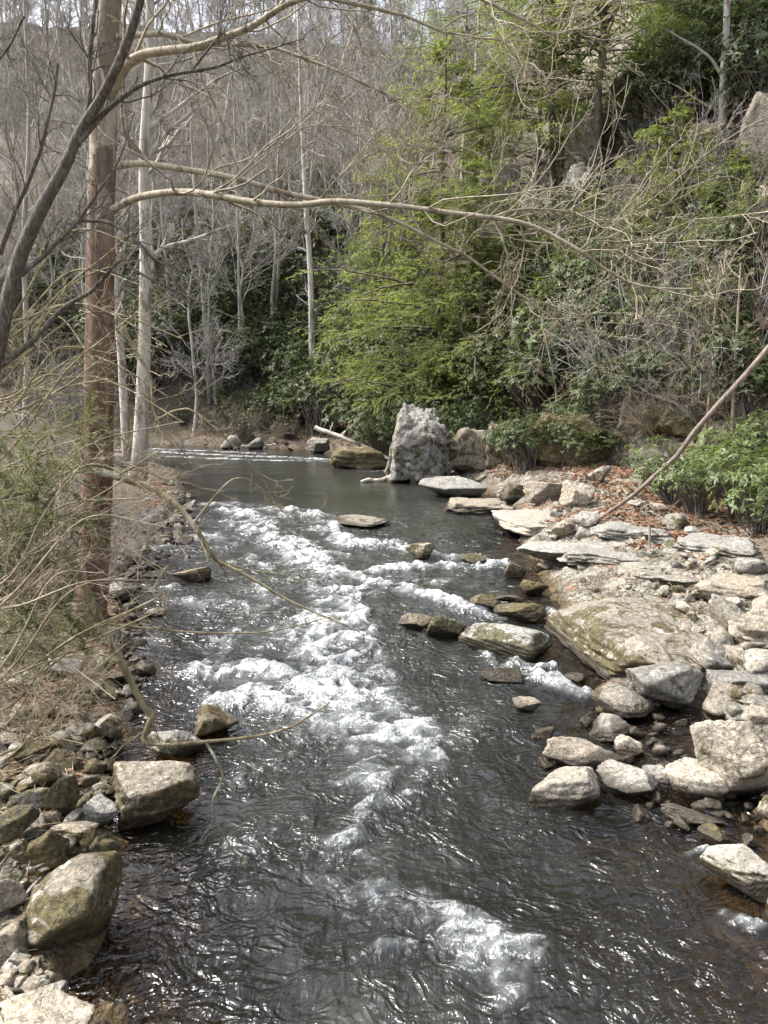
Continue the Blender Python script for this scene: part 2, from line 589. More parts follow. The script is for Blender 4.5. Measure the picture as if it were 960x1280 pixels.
def mat_water():
    m, nt, out = new_mat('stream_water')
    geo = N(nt, 'NewGeometry')
    P = geo.outputs['Position']
    fo = N(nt, 'Attribute', attribute_name='foam')
    dp = N(nt, 'Attribute', attribute_name='depth')
    cm = N(nt, 'Attribute', attribute_name='calm')
    # the flow drags ripples along the stream
    mp = N(nt, 'Mapping')
    nt.links.new(P, mp.inputs[0])
    mp.inputs['Scale'].default_value = (.8, 1.05, 1.0)
    mp.inputs['Rotation'].default_value = (0, 0, .25)
    r1 = noise_(nt, 2.6, mp, 2, .5, 1.6)
    r2 = noise_(nt, 7.0, mp, 2, .5, 1.0)
    rid = math_(nt, 'ABSOLUTE', math_(nt, 'SUBTRACT', r1, .5))
    rid2 = math_(nt, 'ABSOLUTE', math_(nt, 'SUBTRACT', r2, .5))
    mq = N(nt, 'Mapping')
    nt.links.new(P, mq.inputs[0])
    mq.inputs['Scale'].default_value = (1.6, .45, 1.0)
    mq.inputs['Rotation'].default_value = (0, 0, -.35)
    r3 = noise_(nt, 3.2, mq, 4, .6, .8)
    h = math_(nt, 'ADD', math_(nt, 'MULTIPLY', rid, -1.3), math_(nt, 'MULTIPLY', rid2, -.3))
    h = math_(nt, 'ADD', h, math_(nt, 'MULTIPLY', r3, .45))
    amp = math_(nt, 'SUBTRACT', 1.0, math_(nt, 'MULTIPLY', cm.outputs['Fac'], .8))
    amp = math_(nt, 'MULTIPLY', amp, math_(nt, 'ADD', .35, math_(nt, 'MULTIPLY', ss_(nt, noise_(nt, .55, P, 3, .6, .8), .35, .65), .9)))
    h = math_(nt, 'MULTIPLY', h, amp)
    bmp = bump_(nt, h, .11, 1.0)
    fr = N(nt, 'Fresnel', IOR=1.55)
    nt.links.new(bmp, fr.inputs['Normal'])
    gl = N(nt, 'BsdfGlossy', Roughness=.17)
    gl.inputs[0].default_value = (.95, .97, 1, 1)
    nt.links.new(bmp, gl.inputs['Normal'])
    tint = mixc(nt, ss_(nt, dp.outputs['Fac'], .05, .6), (.68, .58, .42), (.20, .18, .12))
    tr = N(nt, 'BsdfTransparent')
    nt.links.new(tint, tr.inputs[0])
    body = N(nt, 'BsdfDiffuse')
    nt.links.new(mixc(nt, ss_(nt, fo.outputs['Fac'], .08, .9), (.026, .027, .022), (.14, .15, .148)), body.inputs[0])
    nt.links.new(bmp, body.inputs['Normal'])
    under = N(nt, 'MixShader')
    nt.links.new(math_(nt, 'MAXIMUM', ss_(nt, dp.outputs['Fac'], .05, .9), ss_(nt, fo.outputs['Fac'], .03, .5)), under.inputs[0])
    nt.links.new(tr.outputs[0], under.inputs[1])
    nt.links.new(body.outputs[0], under.inputs[2])
    wat = N(nt, 'MixShader')
    nt.links.new(fr.outputs[0], wat.inputs[0])
    nt.links.new(under.outputs[0], wat.inputs[1])
    nt.links.new(gl.outputs[0], wat.inputs[2])
    # foam: lace drawn out along the flow
    l1 = noise_(nt, 2.6, mp, 7, .68, 1.6)
    l2 = voro_(nt, 7.0, None, 'DISTANCE_TO_EDGE')
    wv = N(nt, 'VectorMath', operation='MULTIPLY_ADD')
    nn = nt.nodes.new('ShaderNodeTexNoise')
    nn.inputs['Scale'].default_value = 4.0
    nn.inputs['Detail'].default_value = 5
    nt.links.new(P, nn.inputs['Vector'])
    nt.links.new(nn.outputs[1], wv.inputs[0])
    wv.inputs[1].default_value = (.9, .9, .9)
    nt.links.new(mp.outputs[0], wv.inputs[2])
    vn = [n for n in nt.nodes if n.type == 'TEX_VORONOI'][0]
    nt.links.new(wv.outputs[0], vn.inputs['Vector'])
    lace = math_(nt, 'SUBTRACT', 1.0, ss_(nt, l2, .0, .16))
    l3 = noise_(nt, 8.5, mp, 5, .65, 1.2)
    f = math_(nt, 'ADD', math_(nt, 'MULTIPLY', fo.outputs['Fac'], 1.0), math_(nt, 'MULTIPLY', math_(nt, 'SUBTRACT', l1, .5), 2.3))
    f = math_(nt, 'ADD', f, math_(nt, 'MULTIPLY', math_(nt, 'SUBTRACT', l3, .5), .75))
    f = math_(nt, 'ADD', f, math_(nt, 'MULTIPLY', lace, .28))
    mask = ss_(nt, f, .64, 1.10)
    mask = math_(nt, 'MULTIPLY', mask, ss_(nt, fo.outputs['Fac'], .02, .25))
    fd = N(nt, 'BsdfPrincipled', Roughness=.6)
    fd.inputs['Base Color'].default_value = (.70, .73, .74, 1)
    fh = math_(nt, 'ADD', noise_(nt, 9, P, 6, .7, .6), math_(nt, 'MULTIPLY', lace, .3))
    nt.links.new(bump_(nt, fh, .12, .9), fd.inputs['Normal'])
    fin = N(nt, 'MixShader')
    nt.links.new(math_(nt, 'MULTIPLY', mask, .93), fin.inputs[0])
    nt.links.new(wat.outputs[0], fin.inputs[1])
    nt.links.new(fd.outputs[0], fin.inputs[2])
    nt.links.new(fin.outputs[0], out.inputs[0])
    return m


M = {}
M['rock'] = mat_rock()
M['ground'] = mat_ground()
M['water'] = mat_water()
M['sycamore'] = mat_bark('sycamore_bark', (.15, .122, .095), (.25, .21, .165), (.47, .43, .36), .30, 5,
                         (8.2, 12.6, 2.4), ((.09, .056, .041), (.20, .132, .098)))
M['limb'] = mat_bark('pale_limb_bark', (.27, .235, .18), (.42, .375, .29), (.2, .165, .12), .2, 7)
M['pale'] = mat_bark('pale_trunk_bark', (.38, .36, .32), (.58, .55, .5), (.24, .2, .165), .3, 4,
                     (2.4, 5.2, 2.0), ((.12, .08, .06), (.25, .185, .14)))
M['dark'] = mat_bark('dark_mossy_bark', (.085, .075, .063), (.20, .18, .155), (.27, .26, .22), .12, 34)
M['grey'] = mat_bark('grey_bark', (.25, .23, .205), (.43, .40, .36), None, .2, 3)
M['twig'] = mat_bark('grey_twig_bark', (.24, .228, .213), (.40, .385, .362), None, .2, 2)
M['tan'] = mat_bark('tan_twig_bark', (.2, .16, .11), (.36, .31, .235), None, .2, 5)
M['olive'] = mat_bark('lichen_branch_bark', (.16, .135, .075), (.34, .30, .19), (.42, .40, .31), .2, 9)
M['log'] = mat_bark('bare_log_wood', (.13, .105, .088), (.25, .205, .175), None, .2, 6)
M['bleached'] = mat_bark('bleached_wood', (.38, .34, .28), (.55, .5, .43), None, .2, 6)
M['hemtrunk'] = mat_bark('hemlock_bark', (.09, .075, .065), (.19, .165, .145), None, .2, 4)
M['rhodo'] = mat_leaf('rhododendron_leaf', (.03, .048, .018), (.105, .135, .045), .5, .22, .35, .28)
M['bright'] = mat_leaf('bright_leaf', (.055, .09, .025), (.15, .195, .06), .5, .35, .25, .45)
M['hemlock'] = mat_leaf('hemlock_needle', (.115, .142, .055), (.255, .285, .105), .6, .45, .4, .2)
M['hemdark'] = mat_leaf('hemlock_dark_needle', (.06, .085, .03), (.14, .165, .055), .6, .35, .45, .2)  # darker green needles for the slim hemlocks and left-edge boughs
M['dry'] = mat_leaf('dry_leaf', (.16, .08, .045), (.36, .20, .12), .7, .3, .1, .2)
M['litter'] = mat_leaf('fallen_leaf', (.10, .055, .036), (.33, .18, .11), .75, .15, .0, .2)
M['olivelf'] = mat_leaf('dull_green_leaf', (.06, .075, .03), (.17, .185, .085), .5, .3, .3, .3)

# ------------------------------------------------------------------ ground sheet


def axis(segs):
    out = []
    for a, b, s in segs:
        out.append(np.arange(a, b, s))
    return np.concatenate(out + [[segs[-1][1]]])


gx = axis([(-260, -60, 10), (-60, -20, 1.2), (-20, -8, .3), (-8, 9, .12), (9, 20, .25), (20, 70, .8), (70, 260, 10)])
gy = axis([(-120, -10, 8), (-10, 3, .8), (3, 16, .11), (16, 30, .16), (30, 52, .28), (52, 150, .9), (150, 320, 8)])
X, Y = np.meshgrid(gx, gy)
Z = terrain(X, Y)
DS = sdist(X, Y)
nxg, nyg = len(gx), len(gy)
idx = np.arange(nxg * nyg).reshape(nyg, nxg)
quads = np.stack([idx[:-1, :-1], idx[:-1, 1:], idx[1:, 1:], idx[1:, :-1]], -1).reshape(-1, 4)
b = MB()
b.add(np.stack([X, Y, Z], -1), quads)
gme = b.mesh('ground', M['ground'])
wr = side(X, Y)
fr_ = hill(X, Y)
grav = sst(7.5 * wr + 2.5 * (1 - wr), 0, DS) * sst(1.2, .3, fr_) * sst(46, 42, Y)
for nm, arr in (('leftbank', (1 - wr) * sst(46, 40, Y)), ('gravel', grav), ('bed', sst(.12, -.1, DS))):
    a = gme.attributes.new(nm, 'FLOAT', 'POINT')
    a.data.foreach_set('value', arr.ravel().astype(np.float32))
ground = tag(link('ground', gme), kind='structure')

# ------------------------------------------------------------------ the stream
FOAM = [  # (pixel trail, half width in pixels, strength)
    ([(300, 655), (335, 680), (385, 705), (430, 745), (440, 790)], 34, .75),
    ([(270, 645), (320, 650), (360, 660)], 20, .6),
    ([(360, 655), (400, 660), (430, 690), (470, 690), (510, 695)], 16, .8),
    ([(375, 690), (420, 720), (470, 735), (540, 752), (600, 770), (640, 772)], 15, .95),
    ([(470, 722), (530, 715), (580, 716), (630, 712)], 17, .95),
    ([(500, 690), (560, 705), (600, 707)], 10, .7),
    ([(440, 690), (480, 688), (505, 690)], 12, .9),
    ([(390, 790), (420, 830), (430, 870), (450, 900), (490, 905)], 46, 1.0),
    ([(255, 830), (310, 830), (360, 835), (400, 855)], 26, 1.0),
    ([(275, 865), (320, 860), (380, 880), (430, 905)], 28, 1.0),
    ([(430, 770), (445, 800), (470, 850), (510, 890), (520, 930)], 30, .75),
    ([(400, 740), (410, 780), (390, 820)], 30, .75),
    ([(480, 965), (462, 990), (445, 1020), (430, 1050)], 24, .66),
    ([(525, 915), (505, 945), (480, 970)], 14, .55),
    ([(400, 1075), (430, 1095), (480, 1100), (520, 1115), (560, 1130), (600, 1155), (655, 1165)], 26, .58),
    ([(470, 1165), (520, 1160), (560, 1150)], 16, .5),
    ([(520, 1105), (570, 1140), (620, 1180), (638, 1215), (632, 1240)], 20, .55),
    ([(455, 890), (470, 930), (470, 960)], 45, .45),
    ([(665, 838), (700, 850), (735, 860)], 11, .9),
    ([(690, 770), (705, 790), (725, 800)], 7, .8),
    ([(590, 795), (620, 828), (690, 830)], 8, .7),
    ([(640, 820), (670, 835)], 8, .7),
    ([(330, 690), (390, 740), (425, 800), (440, 880)], 85, .30),
    ([(250, 650), (330, 665), (420, 680), (500, 690)], 24, .32),
    ([(420, 700), (520, 735), (620, 745)], 30, .32),
    ([(300, 800), (330, 850), (380, 900)], 50, .4),
    ([(470, 850), (500, 930), (470, 1010), (430, 1080)], 60, .36),
    ([(440, 1100), (540, 1140), (620, 1190)], 50, .28),
    ([(380, 900), (330, 960), (300, 1040)], 50, .24),
    ([(600, 880), (560, 940), (520, 1000)], 40, .22),
    ([(190, 574), (240, 577), (300, 580), (360, 582), (410, 585)], 12, .9),
    ([(180, 578), (260, 583), (340, 586), (430, 588)], 12, .6),
    ([(190, 570), (260, 573), (330, 577)], 10, .8),
    ([(130, 572), (200, 572)], 8, 1.0),
    ([(455, 602), (490, 600)], 3, .8),
    ([(180, 700), (220, 690), (260, 680), (300, 690)], 30, .42),
    ([(200, 740), (260, 760), (320, 770), (380, 770)], 30, .38),
    ([(180, 800), (230, 800), (280, 790)], 22, .34),
    ([(560, 960), (540, 1010), (500, 1060), (450, 1090)], 26, .25),
    ([(860, 1050), (885, 1045)], 6, .7),
    ([(905, 1120), (950, 1140)], 8, .5),
    ([(480, 1230), (440, 1260), (520, 1270), (580, 1240)], 26, .33),
    ([(680, 1000), (740, 1010)], 5, .4),
]
wx = axis([(-42, -14, .35), (-14, -5, .12), (-5, 5, .055), (5, 9, .09)])
wy = axis([(-24, 2, .8), (2, 9, .045), (9, 17, .06), (17, 28, .09), (28, 55, .18)])
X, Y = np.meshgrid(wx, wy)
DSW = sdist(X, Y)
foam = np.zeros_like(X)
for pts, hw, st in FOAM:
    W = [at_plane(*p, z=.15)[:2] for p in pts]
    for a, c in zip(W[:-1], W[1:]):
        ym = max((a[1] + c[1]) / 2, 3)
        rad = hw * math.hypot(ym, CAM_H) / F * 1.15
        ab = c - a
        t = np.clip(((X - a[0]) * ab[0] + (Y - a[1]) * ab[1]) / (ab @ ab + 1e-9), 0, 1)
        dd = np.hypot(X - a[0] - t * ab[0], (Y - a[1] - t * ab[1]))
        foam = np.maximum(foam, st * np.exp(-(dd / rad) ** 2 * 1.1))
foam = np.clip(foam + (0.42 * fbm(X * .9 + 1.2 * fbm(X * .6, Y * .6, 8, 2), Y * .7, 3.0, 4)) * sst(.02, .3, foam), 0, 1)
calm = sst(24.5, 28, Y) * 1.0
bedz = terrain(X, Y)
zw = zwater(X, Y)
depth = np.clip(zw - bedz, 0, 2)
fX = X + .35 * fbm(X * .7, Y * .5, 9, 2)
fY = Y + .35 * fbm(X * .7 + 40, Y * .5, 9, 2)
wave = (.055 * fbm(fX * .55, fY * .42, 1, 2) + .035 * (ridged(fX * 1.3, fY * .95, 2, 2) - .55)
        + .016 * (ridged(fX * 3.1, fY * 2.3, 5, 2) - .55))
wave = wave * (1 - .86 * calm) * sst(-.02, -.7, DSW) + .008 * fbm(X * 1.5, Y * 1.2, 7, 3) * calm
cr1 = ridged(X * 1.5 + .6 * fbm(X, Y, 4, 2), Y * 1.3, 11, 3)
cr2 = ridged(X * 4.2 + .8 * fbm(X * 2, Y * 2, 6, 2), Y * 3.6, 13, 3)
turb = foam ** 1.2 * (.20 * cr1 ** 2 + .06 * cr2 ** 2 + .02)
foam = np.clip(foam * (.45 + .55 * sst(.25, .75, cr1) + .55 * (sst(.35, .85, cr2) - .35)), 0, 1)
turb = turb * (1 - .8 * calm)
Zw = zw + wave + turb
keep = (DSW < .9)
idx = np.arange(X.size).reshape(X.shape)
kq = keep[:-1, :-1] & keep[:-1, 1:] & keep[1:, 1:] & keep[1:, :-1]
quads = np.stack([idx[:-1, :-1], idx[:-1, 1:], idx[1:, 1:], idx[1:, :-1]], -1)[kq]
used = np.unique(quads)
remap = np.full(X.size, -1)
remap[used] = np.arange(len(used))
b = MB()
V = np.stack([X, Y, Zw], -1).reshape(-1, 3)[used]
b.add(V, remap[quads])
wme = b.mesh('stream_water', M['water'])
for nm, arr in (('foam', foam), ('depth', depth), ('calm', calm)):
    a = wme.attributes.new(nm, 'FLOAT', 'POINT')
    a.data.foreach_set('value', arr.ravel()[used].astype(np.float32))
tag(link('water', wme), kind='structure')

# ------------------------------------------------------------------ rocks
import bmesh
_ico = {}


def ico(sub):
    if sub not in _ico:
        bm = bmesh.new()
        bmesh.ops.create_icosphere(bm, subdivisions=sub, radius=1)
        v = np.array([x.co[:] for x in bm.verts])
        f = np.array([[x.index for x in fc.verts] for fc in bm.faces])
        bm.free()
        _ico[sub] = (v / np.linalg.norm(v, axis=1)[:, None], f)
    return _ico[sub]


def rock_mesh(seed, dims, sub=4, ang=1.0, rough=1.0, flat_top=False, name='rock', block=False, taper=.24):
    r = np.random.default_rng(seed)
    n, f = ico(sub)
    k = int(r.integers(9, 13))
    pl = r.normal(size=(k, 3))
    pl /= np.linalg.norm(pl, axis=1)[:, None]
    ds = r.uniform(.46, .82, k)
    if flat_top:
        pl = np.concatenate([pl, [[r.normal() * .12, r.normal() * .12, 1]]])
        ds = np.append(ds, .62)
    if block:
        ax = np.concatenate([np.eye(3), -np.eye(3)]) + r.normal(size=(6, 3)) * .16
        ex = r.normal(size=(26, 3)) * [1, 1, .8]
        ex /= np.linalg.norm(ex, axis=1)[:, None]
        pl = np.concatenate([ax / np.linalg.norm(ax, axis=1)[:, None], ex])
        ds = np.concatenate([r.uniform(.60, .78, 6), r.uniform(.80, 1.1, 26)])
    c = n @ pl.T
    with np.errstate(divide='ignore'):
        q = np.where(c > .05, ds / np.maximum(c, .05), 9)
    p = 38.0
    q = np.concatenate([q, np.full((len(n), 1), 1.3)], 1)
    rad = (q ** -p).sum(1) ** (-1 / p)
    rad = rad * ang + (1 - ang)
    o = r.uniform(0, 50, 3)
    v = n * rad[:, None]
    nz = .05 * fbm(v[:, 0] * 1.7 + o[0], v[:, 1] * 1.7 + o[1], v[:, 2] * 1.7 + o[2], 4) \
        - .05 * np.abs(pn(v[:, 0] * 3.1 + o[1], v[:, 1] * 3.1 + o[2], v[:, 2] * 5.5 + o[0]))
    if sub >= 4:
        nz = nz + .022 * fbm(v[:, 0] * 8 + o[0], v[:, 1] * 8 + o[1], v[:, 2] * 11, 3)
        # bedding: layered steps
        st = v[:, 2] * 3.2 + .9 * pn(v[:, 0] * .9 + o[2], v[:, 1] * .9, 3.3)
        nz = nz + .03 * (np.abs((st % 1) - .5) * 2 - .5)
    if block:
        wx_ = v + .12 * np.stack([fbm(v[:, 0] * 1.5 + o[k_], v[:, 1] * 1.5, v[:, 2] * 1.5, 2) for k_ in range(3)], 1)
        jt = np.floor(wx_ @ np.array([1.0, .35, .2]) * 2.2) * 1.37 + np.floor(wx_ @ np.array([-.3, 1.0, .25]) * 2.0) * 2.11 + np.floor(wx_ @ np.array([.25, -.1, 1.0]) * 2.6) * 3.3
        nz = nz + .17 * ((np.sin(jt * 12.9898) * 43758.5453) % 1 - .5) + .05 * (ridged(v[:, 0] * 4, v[:, 1] * 4, v[:, 2] * 3, 3) - .5)
    v = v * (1 + nz * rough)[:, None]
    ext = (v.max(0) - v.min(0)) / 2
    v = (v - (v.max(0) + v.min(0)) / 2) / ext
    if block:
        v[:, :2] *= (1 + taper / 2 - taper * (v[:, 2:3] + 1) * .5)
    v = v * np.asarray(dims)
    b = MB()
    b.add(v, None, f)
    return b.mesh(name, M['rock'])


def boulder(name, label, bb, moss=.2, tone=.5, lich=.3, dr=.8, sink=.15, hmin=.3, rz=None, seed=None, ang=1.0,
            sub=5, flat=False, cat='boulder', group=None, tilt=(0, 0), yoff=0.0, hscale=1.0, block=False):
    x0, y0, x1, y1 = bb
    g = hit((x0 + x1) / 2, min(y1, 1275 + (y1 > 1280) * 40))
    if y1 > 1280:
        g = hit((x0 + x1) / 2, y1)
    t = (g - [0, 0, CAM_H])
    dist = np.linalg.norm(t) * math.cos(math.atan(math.hypot(((x0 + x1) / 2 - 480), ((y0 + y1) / 2 - 640)) / F))
    mpp = dist / F
    w = (x1 - x0) * mpp
    dep = -t[2] / np.linalg.norm(t)
    vis = (y1 - y0) * mpp
    dd = dr * w
    h = (vis - dd * dep * .8) / math.sqrt(1 - dep * dep)
    if h < hmin * w:
        h = hmin * w
        dd = max(.3 * w, (vis - h * math.sqrt(1 - dep * dep)) / max(dep, .1) / .8)
        dd = min(dd, 1.5 * w)
    h *= hscale
    seed = int(abs(x0 * 7 + y0 * 13 + x1 * 3) + 1) if seed is None else seed
    r = random.Random(seed)
    H = h * (1 + sink)
    me = rock_mesh(seed, (w * .53, dd * .53, H * .5), sub, ang, flat_top=flat, name=name, block=block, taper=.5 if name == 'cliff' else .24)
    o = link(name, me)
    fw = np.array([t[0], t[1]])
    fw /= np.linalg.norm(fw)
    o.location = (g[0] + fw[0] * (dd * .42 + yoff), g[1] + fw[1] * (dd * .42 + yoff), g[2] + h - H * .5)
    o.rotation_euler = (D2R(tilt[0]), D2R(tilt[1]), math.atan2(-fw[0], fw[1]) + (D2R(rz) if rz is not None else r.uniform(-.12, .12)))
    o.color = (moss, tone, lich, 1)
    tag(o, label, cat, group)
    return o


B = boulder
# right bank, near the side pool
B('boulder', 'smooth olive tan egg-shaped boulder at the edge of the side pool', (735, 852, 812, 898), .12, .55, .0, .8, ang=.75, tilt=(0, 8))
B('boulder', 'grey lichen-streaked boulder leaning behind the smooth olive tan one', (786, 822, 876, 892), .15, .45, .55, .7, tilt=(0, -18))
B('boulder', 'long low tan boulder in the row across the side pool mouth', (680, 922, 780, 962), .08, .65, .3, .6)
B('boulder', 'small speckled black and white rock at the end of the long low boulder', (768, 916, 806, 950), .1, .5, .9, .8)
B('boulder', 'slanting pale slab with a wet brown lower end in the stream', (658, 950, 746, 1008), .1, .72, .25, .8, hmin=.22, tilt=(0, -14), flat=True)
B('boulder', 'peaked pale grey boulder between the slanting slab and the cream block', (745, 950, 818, 998), .1, .6, .45, .8)
B('boulder', 'small grey rock tucked behind the peaked pale boulder', (800, 955, 834, 990), .1, .45, .3, .8)
B('boulder', 'flat bright cream boulder beside the tall cream block', (828, 945, 903, 1000), .02, 1.0, .2, .8, flat=True)
B('boulder', 'tall cream block of rock standing at the right edge of the side pool', (862, 888, 960, 1005), .05, .8, .6, .7)
B('boulder', 'low flat cream-topped rock barely above the water', (828, 1008, 902, 1032), .15, .8, .2, .5, hmin=.22)
B('boulder', 'dark wet rock just upstream of the white-topped block', (872, 1028, 912, 1062), .5, .1, .1, .8)
B('boulder', 'white-topped angular block with dark mossy flank in the lower right', (878, 1055, 975, 1116), .3, .85, .6, .7, flat=True)
B('boulder', 'rounded yellow cream boulder cut by the right edge of the photo', (945, 990, 985, 1032), .2, .8, .2, .8)
B('boulder', 'low half-submerged slab in front of the smooth olive tan boulder', (738, 893, 788, 927), .1, .5, .3, .8, hmin=.15)
B('boulder', 'small angular pale rock alone in the dark water', (640, 870, 676, 894), .25, .6, .3, .7, hmin=.25)
B('boulder', 'small dark round stone in the little cascade', (706, 838, 733, 854), .0, .05, .0, .8, ang=.4)
B('boulder', 'egg-sized pale pebble shining in the brown side pool', (816, 902, 834, 916), .0, .75, .0, .7, ang=.4, sub=3)
B('boulder', 'pale pebble beside the speckled rock in the side pool', (816, 930, 834, 946), .1, .8, .3, .7, ang=.4, sub=3)
# mid stream
B('boulder', 'mossy brown boulder with cream top, largest in mid stream', (573, 776, 686, 828), .42, .85, .35, .55, tilt=(0, 6))
B('boulder', 'mossy brown boulder just left of the largest mid-stream one', (533, 763, 582, 800), .55, .6, .25, .7)
B('boulder', 'wet grey stones showing through the white water beside the mossy pair', (498, 766, 540, 790), .2, .15, .1, .7)
B('boulder', 'small mossy stone above the largest mid-stream boulder', (588, 740, 622, 764), .5, .4, .2, .7)
B('boulder', 'wide wet red-brown rock above the largest mid-stream boulder', (618, 748, 682, 777), .45, .2, .1, .6)
B('boulder', 'cream-topped mossy boulder splitting the upper white water', (508, 676, 543, 700), .4, .85, .3, .7)
B('boulder', 'dark moss-capped stone at the lip of the rapid', (576, 690, 606, 708), .5, .3, .15, .7)
B('boulder', 'broad tan rock shelf just breaking the surface above the rapid', (410, 640, 486, 661), .25, .45, .1, .9, hmin=.12, ang=.6)
B('boulder', 'mossy stone under the overhanging slab', (650, 722, 684, 746), .5, .35, .2, .7)
B('boulder', 'dark low stone below the largest mid-stream boulder', (598, 834, 652, 853), .3, .1, .05, .6, hmin=.2)
B('boulder', 'dark wet stone with red leaves against the overhanging slab', (630, 700, 657, 721), .2, .1, .05, .7)
B('boulder', 'flat grey stone wedged between mossy mid-stream rocks', (620, 742, 655, 752), .2, .4, .2, .7, hmin=.2)
B('boulder', 'dark moss-topped rock alone in the left shallows', (216, 704, 264, 728), .4, .2, .35, .7)
B('boulder', 'small black rock upstream in the left shallows', (216, 668, 242, 682), .3, .05, .05, .7)
B('boulder', 'low black rock left of the moss-topped one in the shallows', (178, 712, 204, 724), .3, .05, .05, .7)
# left bank
B('boulder', 'large pale lichen and dark moss boulder standing in the water off the left bank', (150, 946, 246, 1030), .42, .42, .5, .75)
B('boulder', 'black wet boulder farthest out from the left bank', (243, 878, 299, 926), .3, .08, .15, .8)
B('boulder', 'lichen-topped mossy boulder between the black one and the large pale one', (188, 906, 257, 957), .42, .45, .5, .7)
B('boulder', 'small white-topped rock beside the large lichen boulder', (102, 992, 150, 1036), .22, .75, .55, .8)
B('boulder', 'huge mossy brown boulder with white flecks at the lower left', (38, 1090, 168, 1208), .40, .38, .3, .75, tilt=(0, -12), hscale=1.1, seed=77)
B('boulder', 'brown rounded boulder left of the huge mossy one', (-22, 1150, 43, 1206), .35, .4, .2, .8)
B('boulder', 'flat cream slab with a brown corner at the bottom left corner', (-20, 1252, 116, 1330), .12, .85, .3, .8, flat=True)
B('boulder', 'small grey angular rock just above the bottom cream slab', (50, 1226, 86, 1260), .0, .55, .3, .8)
B('boulder', 'long green mossy boulder above the huge brown one', (14, 1035, 86, 1092), .55, .45, .3, .7)
B('boulder', 'flat pointed grey stone with a moss tip above the waterline', (68, 1024, 122, 1052), .22, .6, .3, .6, hmin=.2)
B('boulder', 'flat olive mossy slab on the left bank', (12, 926, 76, 952), .55, .35, .1, .7)
B('boulder', 'pale grey-green block under the olive slab', (34, 943, 76, 978), .12, .6, .2, .8)
B('boulder', 'dark upright mossy rock by the waterline', (60, 968, 99, 1026), .5, .15, .2, .7)
B('boulder', 'brown grey rock beneath the pale grey-green block', (13, 985, 62, 1018), .25, .35, .1, .7)
B('boulder', 'mossy rock at the left edge above the long green boulder', (-15, 1008, 50, 1052), .5, .35, .25, .7)
B('boulder', 'square pale lichen rock at the foot of the big trunk', (52, 816, 108, 852), .15, .65, .6, .7)
B('boulder', 'grey slab among dry twigs on the left bank', (8, 836, 52, 874), .25, .5, .4, .7)
B('boulder', 'plain grey rock at the left edge beside the huge mossy boulder', (-12, 1096, 34, 1152), .1, .35, .3, .8)
B('boulder', 'narrow grey stone leaning on the long green boulder', (28, 1094, 62, 1134), .1, .45, .3, .7)
B('boulder', 'flat grey stone on top of the bank behind the huge mossy boulder', (64, 1108, 108, 1142), .1, .55, .2, .7)
B('boulder', 'light grey fist-shaped stone beside the dark upright rock', (70, 968, 96, 992), .05, .6, .2, .8)
B('boulder', 'low black rock at the waterline below the white-topped rock', (84, 1046, 150, 1072), .3, .05, .05, .7, hmin=.2)
B('boulder', 'white rock on the left shore beyond the big trunk', (130, 724, 170, 752), .1, .85, .4, .7)
B('boulder', 'rounded white stone in the shallows below the white shore rock', (182, 758, 206, 772), .0, .85, .2, .7)
B('boulder', 'brown rubble rock at the foot of the left bank', (86, 900, 124, 934), .25, .4, .2, .7)
B('boulder', 'tan rubble rock behind the dark upright one', (110, 890, 152, 930), .2, .55, .4, .7)
# right bank ledges
B('flat_rock', 'broad pale slab overhanging the water with a dark hollow beneath', (648, 662, 778, 706), .08, .68, .45, 1.0, hmin=.22, flat=True, tilt=(0, -5), sub=5, cat='rock ledge', hscale=.8)
B('rock_ledge', 'great rounded bedrock hump with moss and leaf litter on the right bank', (662, 690, 905, 836), .42, .38, .40, .95, sub=6, ang=1.0, sink=.6, cat='rock ledge', hscale=.5, tilt=(8, -5), seed=31)
B('boulder', 'angular rock at the downstream toe of the bedrock hump', (760, 794, 858, 852), .2, .5, .5, .7)
B('boulder', 'pale upright block on the rubble bank', (885, 740, 928, 792), .05, .8, .25, .8)
B('boulder', 'grey block below the pale upright one', (862, 792, 922, 842), .1, .6, .45, .8)
B('boulder', 'pale block at the right edge of the rubble bank', (922, 752, 968, 806), .05, .75, .4, .8)
B('boulder', 'long flat grey stone among the lower rubble', (885, 838, 965, 874), .08, .6, .35, .7)
B('boulder', 'flat grey stone under the long one in the lower rubble', (910, 862, 972, 890), .08, .55, .3, .7)
B('boulder', 'twin-lobed white rock on the leafy shelf', (654, 598, 704, 630), .08, .8, .6, .7, sub=5)
B('boulder', 'white cracked rock beside the twin-lobed one', (700, 598, 742, 634), .08, .8, .6, .7)
B('boulder', 'dark brown boulder at the edge of the leafy shelf', (624, 602, 664, 628), .25, .12, .1, .7)
B('boulder', 'low white rock on the leaf-covered bank above the cracked one', (735, 580, 762, 606), .2, .75, .4, .7)
B('rock_ledge', 'white shoreline ledge running along the upper pool', (520, 594, 612, 624), .12, .75, .5, .7, sub=5, flat=True, cat='rock ledge', rz=-30)
B('rock_ledge', 'broken white ledge at the right edge of the upper pool', (600, 634, 720, 668), .1, .75, .5, 1.0, sub=5, flat=True, cat='rock ledge', rz=-25, hmin=.12)
B('boulder', 'flat white stone below the bright green shrub', (782, 624, 806, 634), .0, .85, .3, .7)
B('boulder', 'small white stone on red leaves near the log foot', (812, 628, 836, 640), .0, .85, .3, .7)
